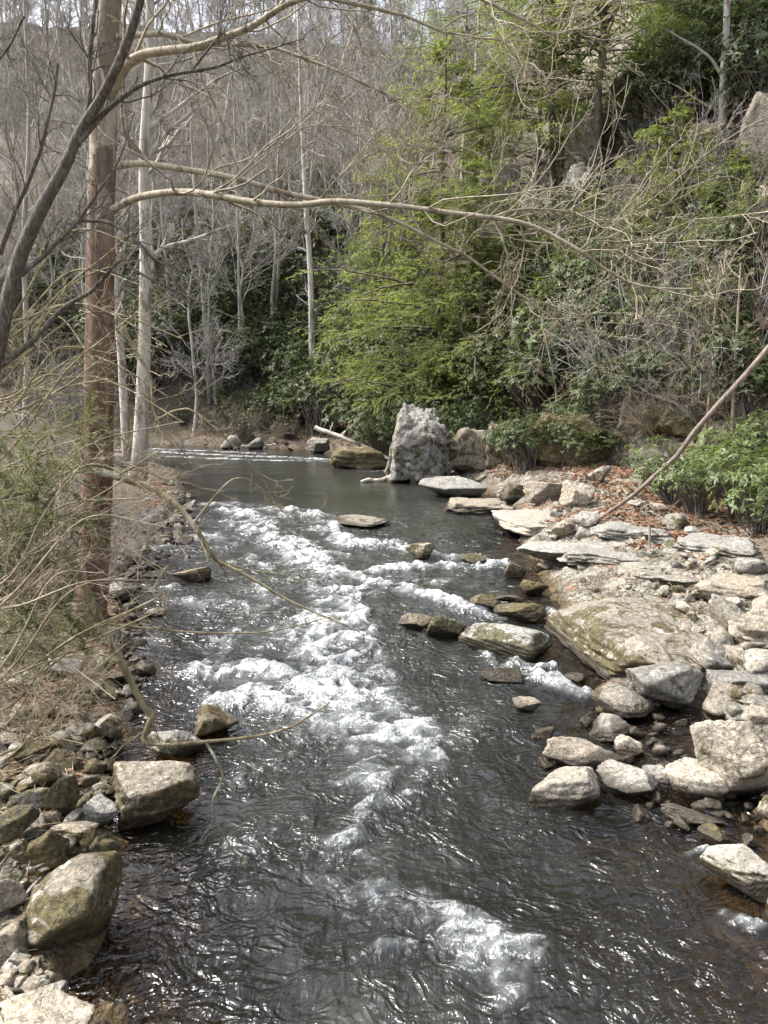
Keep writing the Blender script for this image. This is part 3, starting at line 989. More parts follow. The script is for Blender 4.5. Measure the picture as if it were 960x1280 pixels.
for bb_, lb_, mo_, to_ in [((694, 668, 806, 704), 'flat grey slab between the overhanging slab and the dead stick', .15, .5), ((775, 694, 880, 730), 'flat fractured slab just behind the bedrock hump', .2, .45),
                           ((846, 660, 944, 694), 'low grey slab half buried in leaves below the bright shrubs', .2, .5), ((872, 706, 972, 752), 'tilted grey slab at the right edge above the pale upright block', .12, .55),
                           ((742, 644, 836, 672), 'thin slab beside the foot of the leaning log', .15, .5), ((556, 612, 646, 642), 'flat ledge slab at the waterline below the dark brown boulder', .1, .5),
                           ((800, 760, 872, 800), 'flat slab on the downstream shoulder of the bedrock hump', .2, .5)]:
    B('flat_rock', lb_, bb_, mo_, to_, .4, 1.0, hmin=.16, flat=True, cat='rock slab', hscale=.75, sink=.7, block=True)
# rock faces above the pool
B('cliff', 'tall pale cliff face rising from the upper pool', (488, 498, 562, 604), .2, .62, .5, 1.1, sub=6, cat='cliff', block=True, ang=.95, sink=.1, tilt=(0, 4))
B('cliff', 'low grey rock wall behind the red leaf shelf', (552, 530, 640, 590), .2, .5, .3, .5, sub=5, cat='cliff', block=True)
B('cliff', 'upright grey rock slab in the shade of the evergreen shrubs', (606, 526, 642, 582), .25, .4, .2, .6, sub=5, cat='cliff', block=True)
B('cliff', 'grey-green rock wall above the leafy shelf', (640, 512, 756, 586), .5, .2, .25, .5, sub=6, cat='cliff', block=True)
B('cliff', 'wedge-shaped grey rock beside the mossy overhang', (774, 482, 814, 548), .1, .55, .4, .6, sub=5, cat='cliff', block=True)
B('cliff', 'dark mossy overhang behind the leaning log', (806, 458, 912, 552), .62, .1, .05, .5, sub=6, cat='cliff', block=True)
B('boulder', 'round white boulder on the far bank under the pale log', (384, 545, 412, 568), .08, .8, .5, .8)
B('boulder', 'mossy brown boulder at the foot of the pale log', (414, 556, 484, 586), .55, .3, .3, .7, seed=4242, block=True)
B('boulder', 'small white stone at the far waterline', (452, 574, 464, 586), .0, .8, .2, .8, sub=3)
B('boulder', 'grey boulder under the far bank shrubs', (340, 512, 358, 526), .1, .5, .3, .8, sub=3)
B('boulder', 'white boulder on the far bank nearest the pale trunks', (276, 543, 302, 562), .05, .85, .4, .8, sub=3)
B('boulder', 'grey boulder on the far bank between white ones', (308, 546, 330, 562), .15, .5, .3, .8, sub=3)
B('boulder', 'white boulder in the upstream riffle behind the big trunk', (140, 566, 158, 584), .0, .9, .3, .8, sub=3)
# outcrops up the right slope
OUT = [((702, 196, 752, 262), 'grey outcrop behind the tall hemlock trunk', .05, .7), ((752, 150, 800, 215), 'mossy-topped outcrop high on the right slope', .3, .55),
       ((592, 262, 650, 345), 'pale outcrop half hidden by the large hemlock', .1, .55), ((640, 300, 690, 360), 'dull outcrop below the bare-limbed hemlock', .3, .5),
       ((925, 158, 985, 205), 'grey outcrop under the upper right evergreens', .15, .6), ((855, 185, 905, 222), 'mossy outcrop at the foot of the white birch', .4, .45),
       ((925, 262, 985, 300), 'outcrop among dry leaves at the right edge', .25, .5), ((800, 130, 850, 170), 'broken outcrop left of the white birch', .2, .55),
       ((690, 255, 745, 320), 'low outcrop beneath the grey hemlock-side outcrop', .2, .6)]
for bb, lb, mo, to in OUT:
    B('rock_outcrop', lb, bb, mo, to, .45, .6, sub=5, cat='rock outcrop', sink=.3, block=True, hscale=1.7)

# ---- loose stones: every one an object, meshes shared
protos = [rock_mesh(900 + i, (1, 1, 1), 4 if i < 10 else 3, 1.0 if i % 4 else .7, 1.0, i % 3 == 0, 'stone', block=i % 3 == 1) for i in range(16)]


def in_poly(p, poly):
    c = False
    for i in range(len(poly)):
        a, q = poly[i], poly[i - 1]
        if (a[1] > p[1]) != (q[1] > p[1]) and p[0] < (q[0] - a[0]) * (p[1] - a[1]) / (q[1] - a[1]) + a[0]:
            c = not c
    return c


def stones(n, poly, smin, smax, mossr, toner, label, group, seed, zoff=.0, name='stone'):
    r = random.Random(seed)
    xs, ys = [p[0] for p in poly], [p[1] for p in poly]
    k = 0
    while k < n:
        p = (r.uniform(min(xs), max(xs)), r.uniform(min(ys), max(ys)))
        if not in_poly(p, poly):
            continue
        k += 1
        g = hit(*p)
        s = smin + (smax - smin) * r.random() ** 2.2
        o = bpy.data.objects.new(name, r.choice(protos))
        COL.objects.link(o)
        o.scale = (s * r.uniform(.8, 1.3), s * r.uniform(.6, 1.0), s * r.uniform(.4, .8))
        o.location = (g[0], g[1], max(g[2], 0) + s * .12 + zoff)
        o.rotation_euler = (r.uniform(-.5, .5), r.uniform(-.5, .5), r.uniform(0, 6.28))
        o.color = (r.uniform(*mossr), r.uniform(*toner), r.uniform(0, .6), 1)
        tag(o, label, name, group)


stones(60, [(868, 770), (960, 690), (960, 900), (915, 900), (880, 830)], .10, .34, (0, .25), (.35, .95), 'grey to cream loose stone in the rubble above the side pool', 'rubble stones above the side pool', 1)
stones(28, [(770, 650), (960, 660), (960, 760), (890, 730), (800, 690)], .10, .32, (0, .3), (.4, .95), 'pale loose stone on the leafy bank below the bright green shrubs', 'stones on the leafy right bank', 2)
stones(28, [(600, 628), (690, 640), (760, 640), (740, 672), (660, 672)], .10, .40, (0, .2), (.5, 1.0), 'white angular stone by the broken ledge on the upper pool', 'stones by the upper pool ledge', 3)
stones(50, [(0, 900), (95, 880), (140, 960), (135, 1060), (60, 1100), (0, 1090)], .06, .2, (.1, .6), (.15, .7), 'mossy loose stone on the near left bank', 'stones on the near left bank', 4)
stones(22, [(0, 800), (110, 800), (150, 880), (95, 900), (0, 910)], .06, .2, (.15, .6), (.1, .6), 'mossy loose stone on the bank at the foot of the big trunk', 'stones at the foot of the big trunk', 14)
stones(20, [(0, 1195), (60, 1210), (62, 1245), (0, 1255)], .05, .13, (0, .35), (.2, .75), 'small loose stone between the huge mossy boulder and the bottom slab', 'stones by the bottom slab', 5)
stones(32, [(160, 595), (225, 600), (235, 650), (190, 720), (140, 760), (135, 690)], .07, .27, (0, .35), (.1, .9), 'loose stone on the gravel bar beyond the big trunk', 'stones on the gravel bar', 6)
stones(14, [(190, 660), (260, 680), (240, 740), (170, 780), (165, 730)], .07, .2, (.1, .4), (.02, .3), 'wet dark stone in the left shallows', 'stones in the left shallows', 7)
stones(10, [(820, 890), (890, 890), (860, 960), (810, 940)], .05, .12, (0, .2), (.1, .6), 'small wet stone on the floor of the side pool', 'stones in the side pool', 8)
stones(12, [(240, 540), (380, 545), (400, 566), (240, 562)], .15, .5, (0, .5), (.2, .8), 'stone at the far waterline below the evergreen shrubs', 'stones along the far waterline', 9)
stones(12, [(500, 590), (620, 590), (660, 632), (560, 612)], .12, .4, (0, .3), (.4, .9), 'pale stone along the red-leaf shelf of the upper pool', 'stones on the red-leaf shelf', 10)

stones(120, [(0, 870), (110, 870), (150, 940), (140, 1060), (112, 1110), (40, 1100), (0, 1200)], .06, .17, (.15, .7), (.05, .6), 'mossy rock jammed into the jumble on the near left bank', 'rocks jammed along the near left bank', 25, name='rock')
stones(60, [(120, 700), (165, 720), (175, 860), (140, 900), (60, 880), (100, 820)], .07, .2, (.15, .6), (.05, .6), 'dark rock between the big trunk and the stream', 'rocks between the big trunk and the stream', 26, name='rock')
stones(70, [(140, 770), (185, 700), (240, 660), (240, 605), (195, 592), (150, 640), (120, 720)], .08, .26, (0, .35), (.1, .85), 'grey or brown cobble on the gravel bar edge beyond the big trunk', 'cobbles on the gravel bar edge', 24, name='cobble')
stones(90, [(150, 905), (185, 890), (180, 790), (172, 740), (235, 660), (235, 610), (205, 600), (185, 640), (150, 720), (140, 800)], .06, .19, (0, .4), (.05, .8), 'wet cobble strewn along the left waterline', 'cobbles along the left waterline', 21, name='cobble')
stones(70, [(655, 700), (720, 640), (900, 690), (960, 760), (960, 830), (880, 800)], .07, .26, (0, .3), (.3, .9), 'broken cobble scattered over the bedrock shelf', 'cobbles on the bedrock shelf', 22, name='cobble')
stones(40, [(640, 950), (700, 890), (800, 900), (960, 1010), (940, 1060), (800, 1030)], .06, .16, (0, .3), (.05, .6), 'wet cobble between the boulders of the side pool row', 'cobbles by the side pool row', 23, name='cobble')

# ------------------------------------------------------------------ growing things


def smooth_line(pts, n):
    P = np.asarray(pts, float)
    k = len(P)
    if k == 2:
        return P[0] + np.linspace(0, 1, n)[:, None] * (P[1] - P[0])
    Q = np.concatenate([[2 * P[0] - P[1]], P, [2 * P[-1] - P[-2]]])
    u = np.linspace(0, k - 1 - 1e-6, n)
    i = u.astype(int)
    f = (u - i)[:, None]
    a, b_, c, d = Q[i], Q[i + 1], Q[i + 2], Q[i + 3]
    return .5 * ((2 * b_) + (-a + c) * f + (2 * a - 5 * b_ + 4 * c - d) * f * f + (-a + 3 * b_ - 3 * c + d) * f ** 3)


def kids(P, R, r, k, tmin, tmax, ang, lenf, n, up=.1, wig=.12, rf=.6, rmin=.006, taper=.35, length=None, flat=0.0):
    """side shoots for every polyline in P"""
    P, R = np.asarray(P), np.asarray(R)
    T, n0, _ = P.shape
    ii = np.repeat(np.arange(T), k)
    m = len(ii)
    t = r.uniform(tmin, tmax, m)
    f = t * (n0 - 1)
    i0 = np.minimum(f.astype(int), n0 - 2)
    f = (f - i0)[:, None]
    pos = P[ii, i0] * (1 - f) + P[ii, i0 + 1] * f
    tan = P[ii, i0 + 1] - P[ii, i0]
    tan /= np.linalg.norm(tan, axis=1)[:, None] + 1e-9
    rad = R[ii, i0] * (1 - f[:, 0]) + R[ii, i0 + 1] * f[:, 0]
    pl = np.linalg.norm(np.diff(P, axis=1), axis=2).sum(1)[ii]
    rnd = r.normal(size=(m, 3))
    rnd[:, 2] *= (1 - flat)
    perp = rnd - (rnd * tan).sum(1)[:, None] * tan
    perp /= np.linalg.norm(perp, axis=1)[:, None] + 1e-9
    a = ang * r.uniform(.7, 1.25, m)[:, None]
    d = np.cos(a) * tan + np.sin(a) * perp
    ln = (length if length is not None else pl * lenf) * (1 - .45 * t) * r.uniform(.5, 1.25, m)
    out = np.zeros((m, n, 3))
    out[:, 0] = pos
    for j in range(1, n):
        d = d + r.normal(size=(m, 3)) * wig
        d[:, 2] += up
        d /= np.linalg.norm(d, axis=1)[:, None]
        out[:, j] = out[:, j - 1] + d * (ln / (n - 1))[:, None]
    r0 = np.maximum(rad * rf * r.uniform(.7, 1, m), rmin)
    rr = r0[:, None] * np.linspace(1, taper, n)[None]
    return out, np.maximum(rr, rmin * .6)


def bare_tree_meshes(seed, H=16, r0=.16, nb=15, low=.35, bark='grey', spread=1.0):
    r = np.random.default_rng(seed)
    n = 10
    z = np.linspace(0, 1, n)
    tr = np.stack([np.cumsum(r.normal(size=n) * .24), np.cumsum(r.normal(size=n) * .24), z * H], 1)
    tr[0, :2] = 0
    tr -= [tr[0, 0], tr[0, 1], .3]
    R = r0 * (1 - z) ** .75 + .02
    b = MB()
    b.tubes(tr, R, 7)
    L1, R1 = kids(tr[None], R[None], r, nb + 6, low * .7, .98, .85, .30 * spread, 6, .09, .15, .5, .028)
    b.tubes(L1, R1, 4)
    c = MB()
    L2, R2 = kids(L1, R1, r, 7, .15, 1, .75, .55, 4, .06, .18, .6, .018)
    c.tubes(L2, R2, 3, False)
    L3, R3 = kids(L2, R2, r, 7, .1, 1, .7, .7, 3, .04, .2, .7, .012)
    c.tubes(L3, R3, 3, False)
    return b.mesh('trunk', M[bark]), c.mesh('crown', M['twig'])


def make_bare(name, seed, **kw):
    tm, cm = bare_tree_meshes(seed, **kw)
    e = empty(name)
    link('trunk', tm, e)
    link('crown', cm, e)
    return e


# --- leafless wood on the far slope
bare = [make_bare('bare_tree', 100 + i, H=[15, 18, 13, 17, 20, 14, 11][i], r0=[.12, .16, .10, .13, .15, .09, .08][i], bark='pale' if i in (1, 5) else 'grey', nb=[15, 17, 16, 13, 18, 15, 14][i],
                  low=[.35, .45, .25, .4, .5, .3, .15][i]) for i in range(7)]
usedp = set()


def place(protos_, i, loc, rz, s, label, cat, group, sz=None, tilt=(0, 0)):
    p = protos_[i % len(protos_)]
    key = p.name
    if key not in usedp:
        usedp.add(key)
        o = p
    else:
        o = copy_tree(p)
    o.location = loc
    o.rotation_euler = (tilt[0], tilt[1], rz)
    o.scale = (s, s, sz or s)
    tag(o, label, cat, group)
    return o


r = random.Random(5)
cnt = 0
tries = 0
spots = []
while cnt < 275 and tries < 9000:
    tries += 1
    y = 50 + 95 * r.random() ** .9
    x = r.uniform(-.60, .22) * y
    s = .894 * (x - 12.8) + .447 * (y - 22)
    if y < 56 and x > -12:
        continue
    if x > .13 * y and r.random() < .6:
        continue
    if any((x - a) ** 2 + (y - c) ** 2 < (1.3 if y < 80 else 2.0) ** 2 for a, c in spots):
        continue
    spots.append((x, y))
    z = float(terrain(x, y))
    place(bare, r.randrange(7), (x, y, z - .1), r.uniform(0, 6.28), r.uniform(.75, 1.2), 'thin grey leafless tree in the wood on the far slope', 'tree',
          'leafless trees on the far slope', tilt=(r.gauss(0, .08), r.gauss(0, .08)))
    cnt += 1

# --- rhododendrons


def rhodo_meshes(seed, leafmat, nw=300, L=.15, dens=7, open_=0.0):
    r = np.random.default_rng(seed)
    # lumpy dome made of several lobes
    lobes = [(np.array([r.uniform(-.7, .7), r.uniform(-.7, .7), r.uniform(.45, 1.15)]), r.uniform(.45, .75)) for _ in range(8)]
    pos, ax = [], []
    for k in range(nw):
        c, R_ = lobes[k % 8]
        d = r.normal(size=3)
        d[2] = abs(d[2]) * .9 - .25
        d /= np.linalg.norm(d)
        q = c + d * R_ * (r.uniform(.55, 1.08))
        if q[2] < .05:
            q[2] = r.uniform(.05, .3)
        pos.append(q)
        ax.append(d * .8 + [0, 0, .6])
    pos, ax = np.array(pos), np.array(ax)
    ax /= np.linalg.norm(ax, axis=1)[:, None]
    f = MB()
    pp, dd, nn, LL = [], [], [], []
    for k in range(dens):
        a = 2 * math.pi * k / dens + r.uniform(0, .9, nw)
        ref = np.tile([1.0, .2, .1], (nw, 1))
        u = np.cross(ax, ref)
        u /= np.linalg.norm(u, axis=1)[:, None]
        v = np.cross(ax, u)
        d = u * np.cos(a)[:, None] + v * np.sin(a)[:, None] + ax * r.uniform(-.15, .45, nw)[:, None] + np.array([0, 0, -.25])
        pp.append(pos)
        dd.append(d)
        nn.append(ax + r.normal(size=(nw, 3)) * .2)
        LL.append(L * r.uniform(.45, 1.25, nw))
    pp, dd, nn, LL = map(np.concatenate, (pp, dd, nn, LL))
    f.leaves(pp, dd, nn, LL, LL * .34)
    s = MB()
    idx = r.choice(nw, min(nw, 110), replace=False)
    base = r.normal(size=(len(idx), 3)) * [.14, .14, 0]
    mid = base * .5 + pos[idx] * [.45, .45, .5] + r.normal(size=(len(idx), 3)) * .06
    P = np.stack([base - [0, 0, .15], mid, pos[idx]], 1)
    s.tubes(P, np.array([[.02, .013, .006]]), 3, False)
    return f.mesh('foliage', M[leafmat], False), s.mesh('stem', M['hemtrunk'])


def make_bush(name, seed, mat, **kw):
    f, s = rhodo_meshes(seed, mat, **kw)
    e = empty(name)
    link('foliage', f, e)
    link('stem', s, e)
    return e


rh = [make_bush('evergreen_shrub', 200 + i, 'rhodo', nw=[520, 430, 600, 380][i], L=[.105, .13, .09, .12][i]) for i in range(4)]
br = [make_bush('leafy_shrub', 220 + i, 'bright', nw=190, L=.15) for i in range(3)]
ol = [make_bush('sparse_shrub', 240 + i, 'olivelf', nw=170, L=.10, dens=5) for i in range(3)]


def bushes(pr, items, label, group, seed, smin, smax, cat='shrub'):
    r = random.Random(seed)
    for k, (px, py) in enumerate(items):
        g = hit(px, py)
        s = r.uniform(smin, smax)
        place(pr, r.randrange(len(pr)), (g[0], g[1], g[2] - .15), r.uniform(0, 6.28), s, label, cat, group, sz=s * r.uniform(.9, 1.25))


def rnd_px(n, poly, seed):
    r = random.Random(seed)
    xs, ys = [p[0] for p in poly], [p[1] for p in poly]
    out = []
    while len(out) < n:
        p = (r.uniform(min(xs), max(xs)), r.uniform(min(ys), max(ys)))
        if in_poly(p, poly):
            out.append(p)
    return sorted(out, key=lambda q: q[1])


bushes(rh, rnd_px(34, [(355, 540), (395, 548), (480, 545), (485, 505), (540, 500), (560, 470), (440, 440), (350, 470)], 1), 'dark glossy evergreen shrub massed on the far bank beside the cliff face', 'evergreen shrubs on the far bank', 1, 1.7, 2.8)
bushes(rh, rnd_px(44, [(190, 480), (350, 500), (500, 400), (480, 330), (300, 340), (120, 390), (0, 470)], 2), 'dull evergreen shrub under the leafless far wood', 'evergreen shrubs under the far wood', 2, 1.5, 2.8)
bushes(rh, rnd_px(38, [(560, 500), (600, 530), (680, 520), (770, 470), (770, 390), (640, 360), (545, 420)], 3), 'dark evergreen shrub hanging over the grey rock wall', 'evergreen shrubs above the rock wall', 3, 1.4, 2.4)
bushes(rh, rnd_px(12, [(760, 470), (950, 470), (960, 330), (800, 330), (700, 370)], 4), 'evergreen shrub on the slope above the leaning log', 'evergreen shrubs on the right slope', 4, 1.0, 1.9)
for k_, (px_, dD, s_) in enumerate([(478, 40.6, 1.5), (572, 37.6, 1.3), (525, 40.8, 2.0), (552, 39.8, 1.9), (500, 43.5, 1.9), (520, 43, 1.8), (545, 42.5, 1.9), (570, 41.5, 1.8), (485, 44.5, 2.0), (600, 40.5, 1.8), (630, 39.5, 1.7), (655, 38, 1.7), (690, 36.5, 1.6)]):
    p_ = at_depth(px_, 500, dD)
    place(rh, k_, (p_[0], p_[1], float(terrain(p_[0], p_[1])) - .1), k_ * 1.3, s_, 'dark evergreen shrub crowning the pale cliff and the wall beside it', 'shrub', 'evergreen shrubs crowning the cliff', sz=s_ * 1.25)
bushes(rh, [(770, 520), (800, 505), (830, 500), (870, 500), (905, 510), (940, 515), (760, 500), (850, 480), (930, 480), (960, 500), (890, 470), (815, 470)], 'dark evergreen shrub over the mossy overhang', 'evergreen shrubs over the overhang', 54, .9, 1.5)
bushes(rh, rnd_px(22, [(855, 190), (960, 180), (1000, 60), (880, 20), (800, 130)], 5), 'evergreen shrub high on the slope at the upper right', 'evergreen shrubs at the upper right', 5, 2.0, 3.6)
bushes(br, [(846, 628), (872, 640), (900, 622), (925, 645), (950, 668), (905, 596), (945, 615), (965, 640), (880, 600), (940, 575), (965, 590)], 'bright green leafy shrub beside the leaning log', 'bright green shrubs by the leaning log', 6, .85, 1.25)
bushes(br, [(285, 520), (300, 528), (312, 522), (340, 505), (325, 530), (275, 515)], 'yellow-green shrub in the gap on the far bank', 'yellow-green shrubs on the far bank', 7, 1.0, 1.5)
bushes(rh, [(640, 580), (662, 583), (690, 582), (715, 580), (672, 572), (600, 566), (740, 572), (575, 548), (720, 560), (540, 520), (610, 540)], 'dark evergreen shrub hanging down in front of the grey rock wall', 'shrubs in front of the rock wall', 51, 1.0, 1.4)
bushes(rh, rnd_px(12, [(560, 320), (700, 340), (800, 200), (760, 60), (600, 120)], 52), 'evergreen shrub between the hemlocks on the upper slope', 'evergreen shrubs between the hemlocks', 52, 1.6, 2.8)
bushes(ol, rnd_px(60, [(180, 490), (520, 470), (540, 250), (300, 230), (120, 300), (60, 480)], 66), 'dull grey-green shrub scattered up through the far wood', 'grey-green shrubs in the far wood', 66, 2.0, 3.4)
bushes(rh, rnd_px(36, [(200, 500), (500, 480), (500, 300), (330, 290), (180, 380)], 67), 'evergreen shrub in the dense band behind the far bank', 'evergreen shrubs behind the far bank', 67, 1.8, 3.0)
bushes(rh, rnd_px(34, [(-10, 480), (200, 500), (230, 330), (-10, 330)], 68), 'evergreen shrub seen past the dark leaning tree at the left', 'evergreen shrubs behind the left trees', 68, 1.7, 2.8)
bushes(ol, rnd_px(44, [(690, 470), (960, 480), (960, 250), (820, 200), (700, 330)], 8), 'sparse grey-green shrub on the right slope', 'sparse shrubs on the right slope', 8, 1.3, 2.4)
bushes(br, rnd_px(12, [(570, 420), (760, 430), (760, 330), (640, 320)], 9), 'light green shrub among the dark ones above the rock wall', 'light green shrubs above the rock wall', 9, 1.0, 1.8)
bushes(br, rnd_px(14, [(780, 200), (960, 150), (980, 40), (860, 0), (760, 120)], 19), 'yellow-green shrub among outcrops at the upper right', 'yellow-green shrubs at the upper right', 9, 1.6, 2.6)

# --- hemlocks


def hemlock_meshes(seed, H=18, rad=3.6, nb=95, low=.08, mat='hemlock', r0=.22, gap=.0, nlen=.26):
    r = np.random.default_rng(seed)
    n = 9
    z = np.linspace(0, 1, n)
    tr = np.stack([np.cumsum(r.normal(size=n) * .05), np.cumsum(r.normal(size=n) * .05), z * H], 1)
    tr -= [tr[0, 0], tr[0, 1], .4]
    b = MB()
    b.tubes(tr, r0 * (1 - z) ** .8 + .015, 7)
    t = np.sort(low + (.97 - low) * r.uniform(0, 1, nb) ** 1.25)
    a = r.uniform(0, 2 * math.pi, nb)
    ln = rad * np.clip((1 - t) / (1 - low), .04, 1) ** .7 * r.uniform(.4, 1.25, nb) * (1 + .3 * np.cos(a * 2 + seed))
    ln *= 1 - gap * (pn(t * 9, 3.1 + seed) > .1)
    m = 7
    u = np.linspace(0, 1, m)
    base = np.stack([np.interp(t, z, tr[:, 0]), np.interp(t, z, tr[:, 1]), np.interp(t, z, tr[:, 2])], 1)
    rise = r.uniform(.1, .45, nb) * ln
    droop = r.uniform(.15, .5, nb) * ln
    hz = np.stack([np.cos(a), np.sin(a), 0 * a], 1)
    P = base[:, None] + hz[:, None] * (ln[:, None] * u)[..., None]
    P[:, :, 2] += rise[:, None] * u - droop[:, None] * u ** 2.2
    P[:, 1:] += r.normal(size=(nb, m - 1, 3)) * .05
    R = (.012 + .010 * ln)[:, None] * (1 - u * .8)
    b.tubes(P, R, 4, False)
    f = MB()
    L2, R2 = kids(P, R, r, 13, .2, 1.0, .95, .48, 4, -.05, .1, .6, .006, flat=.9)
    km = r.random(len(L2)) < np.clip(np.repeat(ln, 13) / (rad * .6), .12, .85)
    L2, R2 = L2[km], R2[km]
    L3, R3 = kids(L2, R2, r, 5, .1, 1.0, .8, .6, 3, -.09, .1, .6, .005, flat=.9)
    # flat feathery sprays along every twig
    for (Q, k) in ((L2, 7), (L3, 7)):
        T, nn, _ = Q.shape
        ii = np.repeat(np.arange(T), k)
        tt = r.uniform(.15, 1, len(ii)) * (nn - 1.001)
        i0 = tt.astype(int)
        fr = (tt - i0)[:, None]
        pos = Q[ii, i0] * (1 - fr) + Q[ii, i0 + 1] * fr
        d = Q[ii, i0 + 1] - Q[ii, i0]
        d /= np.linalg.norm(d, axis=1)[:, None] + 1e-9
        sd = np.cross(d, [0, 0, 1.0])
        d = d * .8 + sd * r.choice([-1, 1], len(ii))[:, None] * r.uniform(.2, .9, len(ii))[:, None] + r.normal(size=d.shape) * .12
        d[:, 2] -= .12
        nr = np.tile([0, 0, 1.0], (len(ii), 1)) + r.normal(size=d.shape) * .35
        L = nlen * r.uniform(.6, 1.2, len(ii))
        f.leaves(pos, d, nr, L, L * .2, .1)
    return b.mesh('trunk', M['hemtrunk']), f.mesh('foliage', M[mat], False)


def make_hem(seed, **kw):
    t, f = hemlock_meshes(seed, **kw)
    e = empty('hemlock')
    link('trunk', t, e)
    link('foliage', f, e)
    return e


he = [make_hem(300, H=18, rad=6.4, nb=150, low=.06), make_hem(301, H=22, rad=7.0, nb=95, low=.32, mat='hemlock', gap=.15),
      make_hem(302, H=9, rad=4.2, nb=60, low=.04), make_hem(303, H=20, rad=4.6, nb=50, low=.35, mat='hemdark', gap=.5)]


def hem(i, px, py, s, label, group=None, depth=None, sz=None):
    g = hit(px, py) if depth is None else at_depth(px, py, depth)
    if depth is not None:
        g[2] = float(terrain(g[0], g[1]))
    place(he, i, tuple(g), random.uniform(0, 6.28), s, label, 'tree', group, sz)


hem(0, 548, 520, 1.12, 'broad bright green hemlock rising above the cliff face')
hem(1, 742, 258, 1.2, 'tall hemlock with the stoutest dark trunk on the upper slope')
hem(3, 668, 330, .9, 'slim hemlock with mostly bare dark lower limbs')
hem(2, 600, 500, .95, 'small bushy green hemlock right of the broad one')
hem(2, 470, 500, 1.0, 'small olive hemlock left of the broad one')
hem(0, 610, 330, .8, 'hemlock filling the gap behind the broad bright one')
hem(2, 640, 430, .8, 'low hemlock over the dark shrubs by the slim hemlock')
hem(1, 850, 60, .8, 'hemlock at the top of the right slope near the birch')
hem(2, 700, 470, .7, 'low feathery hemlock above the grey-green rock wall')
hem(2, 835, 300, .8, 'low hemlock on the open right slope')
for k_, (px_, py_) in enumerate(rnd_px(26, [(640, 470), (760, 480), (950, 400), (960, 240), (800, 240), (660, 380)], 71)):
    g = hit(px_, py_)
    place(he, 2, (g[0], g[1], g[2] - .2), random.uniform(0, 6.28), random.uniform(.28, .6), 'young feathery hemlock among the tangle on the right slope', 'tree', 'young hemlocks on the right slope')
hem(3, 500, 180, .8, 'dark hemlock in the far wood left of the broad green one')
hem(3, 455, 130, .75, 'hemlock high in the far wood, thin topped')
hem(3, 60, 60, .9, 'dark hemlock on the skyline at the upper left')
hem(3, 330, 60, .8, 'dark hemlock on the skyline above the pale limbs')
hem(1, 690, 300, 1.05, 'tall hemlock between the slim one and the outcrop one')
hem(1, 840, 140, 1.0, 'tall airy hemlock below the white birch')
hem(1, 575, 260, 1.05, 'tall airy hemlock at the back of the broad bright one')
hem(0, 590, 480, .72, 'drooping hemlock directly above the low grey rock wall')
hem(0, 480, 430, .7, 'olive hemlock behind the left flank of the broad one')
hem(2, 505, 460, .8, 'low yellow-green hemlock below the broad one')

# --- bare shrubs and saplings


def shrub_meshes(seed, ns=9, H=2.4, leaf=None, nl=0, spread=.6, rr=.014, bark='twig'):
    r = np.random.default_rng(seed)
    n = 7
    a = r.uniform(0, 6.28, ns)
    P = np.zeros((ns, n, 3))
    P[:, 0] = np.stack([np.cos(a), np.sin(a), 0 * a], 1) * .12
    d = np.stack([np.cos(a) * spread, np.sin(a) * spread, 1 + 0 * a], 1)
    ln = H * r.uniform(.6, 1.15, ns)
    for j in range(1, n):
        d = d + r.normal(size=(ns, 3)) * .16
        d[:, 2] -= .05
        d /= np.linalg.norm(d, axis=1)[:, None]
        P[:, j] = P[:, j - 1] + d * (ln / (n - 1))[:, None]
    R = rr * np.linspace(1, .4, n)[None] * r.uniform(.7, 1.3, ns)[:, None]
    b = MB()
    b.tubes(P, R, 4)
    c = MB()
    L2, R2 = kids(P, R, r, 7, .2, 1, .7, .4, 5, .02, .18, .6, rr * .35)
    c.tubes(L2, R2, 3, False)
    L3, R3 = kids(L2, R2, r, 5, .2, 1, .7, .5, 4, .02, .2, .7, rr * .25)
    c.tubes(L3, R3, 3, False)
    lf = None
    if leaf:
        f = MB()
        Q = L3[r.choice(len(L3), nl)]
        pos = Q[np.arange(nl), r.integers(1, 4, nl)]
        d = r.normal(size=(nl, 3)) + [0, 0, -.4]
        f.leaves(pos, d, r.normal(size=(nl, 3)), r.uniform(.05, .11, nl), r.uniform(.03, .05, nl))
        lf = f.mesh('foliage', M[leaf], False)
    return b.mesh('stem', M[bark]), c.mesh('twigs', M[bark]), lf


def make_shrub(name, seed, **kw):
    s, t, l = shrub_meshes(seed, **kw)
    e = empty(name)
    link('stem', s, e)
    link('crown', t, e)
    if l:
        link('foliage', l, e)
    return e


bs = [make_shrub('bare_shrub', 400 + i, ns=9, H=3.0) for i in range(3)]
dry = [make_shrub('dry_leaf_sapling', 420 + i, ns=3, H=4.5, leaf='dry', nl=420, spread=.25, rr=.03) for i in range(2)]
tn = [make_shrub('bare_shrub', 440 + i, ns=10, H=2.2, spread=.9, rr=.011, bark='tan') for i in range(3)]
bushes(bs, rnd_px(46, [(0, 520), (190, 540), (340, 520), (350, 400), (200, 330), (0, 340)], 31), 'leafless grey shrub below the far wood', 'leafless shrubs below the far wood', 31, .9, 1.8)
bushes(bs, rnd_px(52, [(690, 520), (940, 540), (960, 250), (800, 180), (690, 330)], 32), 'tangled leafless shrub on the right slope', 'leafless shrubs on the right slope', 32, .8, 1.7)
rr2 = random.Random(41)
for k in range(105):
    while True:
        y = 52 + 80 * rr2.random() ** 1.1
        x = rr2.uniform(-.58, .2) * y
        if not (y < 57 and x > -14):
            break
    s_ = rr2.uniform(1.3, 2.6)
    place(bs, rr2.randrange(3), (x, y, float(terrain(x, y)) - .1), rr2.uniform(0, 6.28), s_, 'leafless grey brush between the trunks on the far slope', 'shrub', 'leafless brush on the far slope')
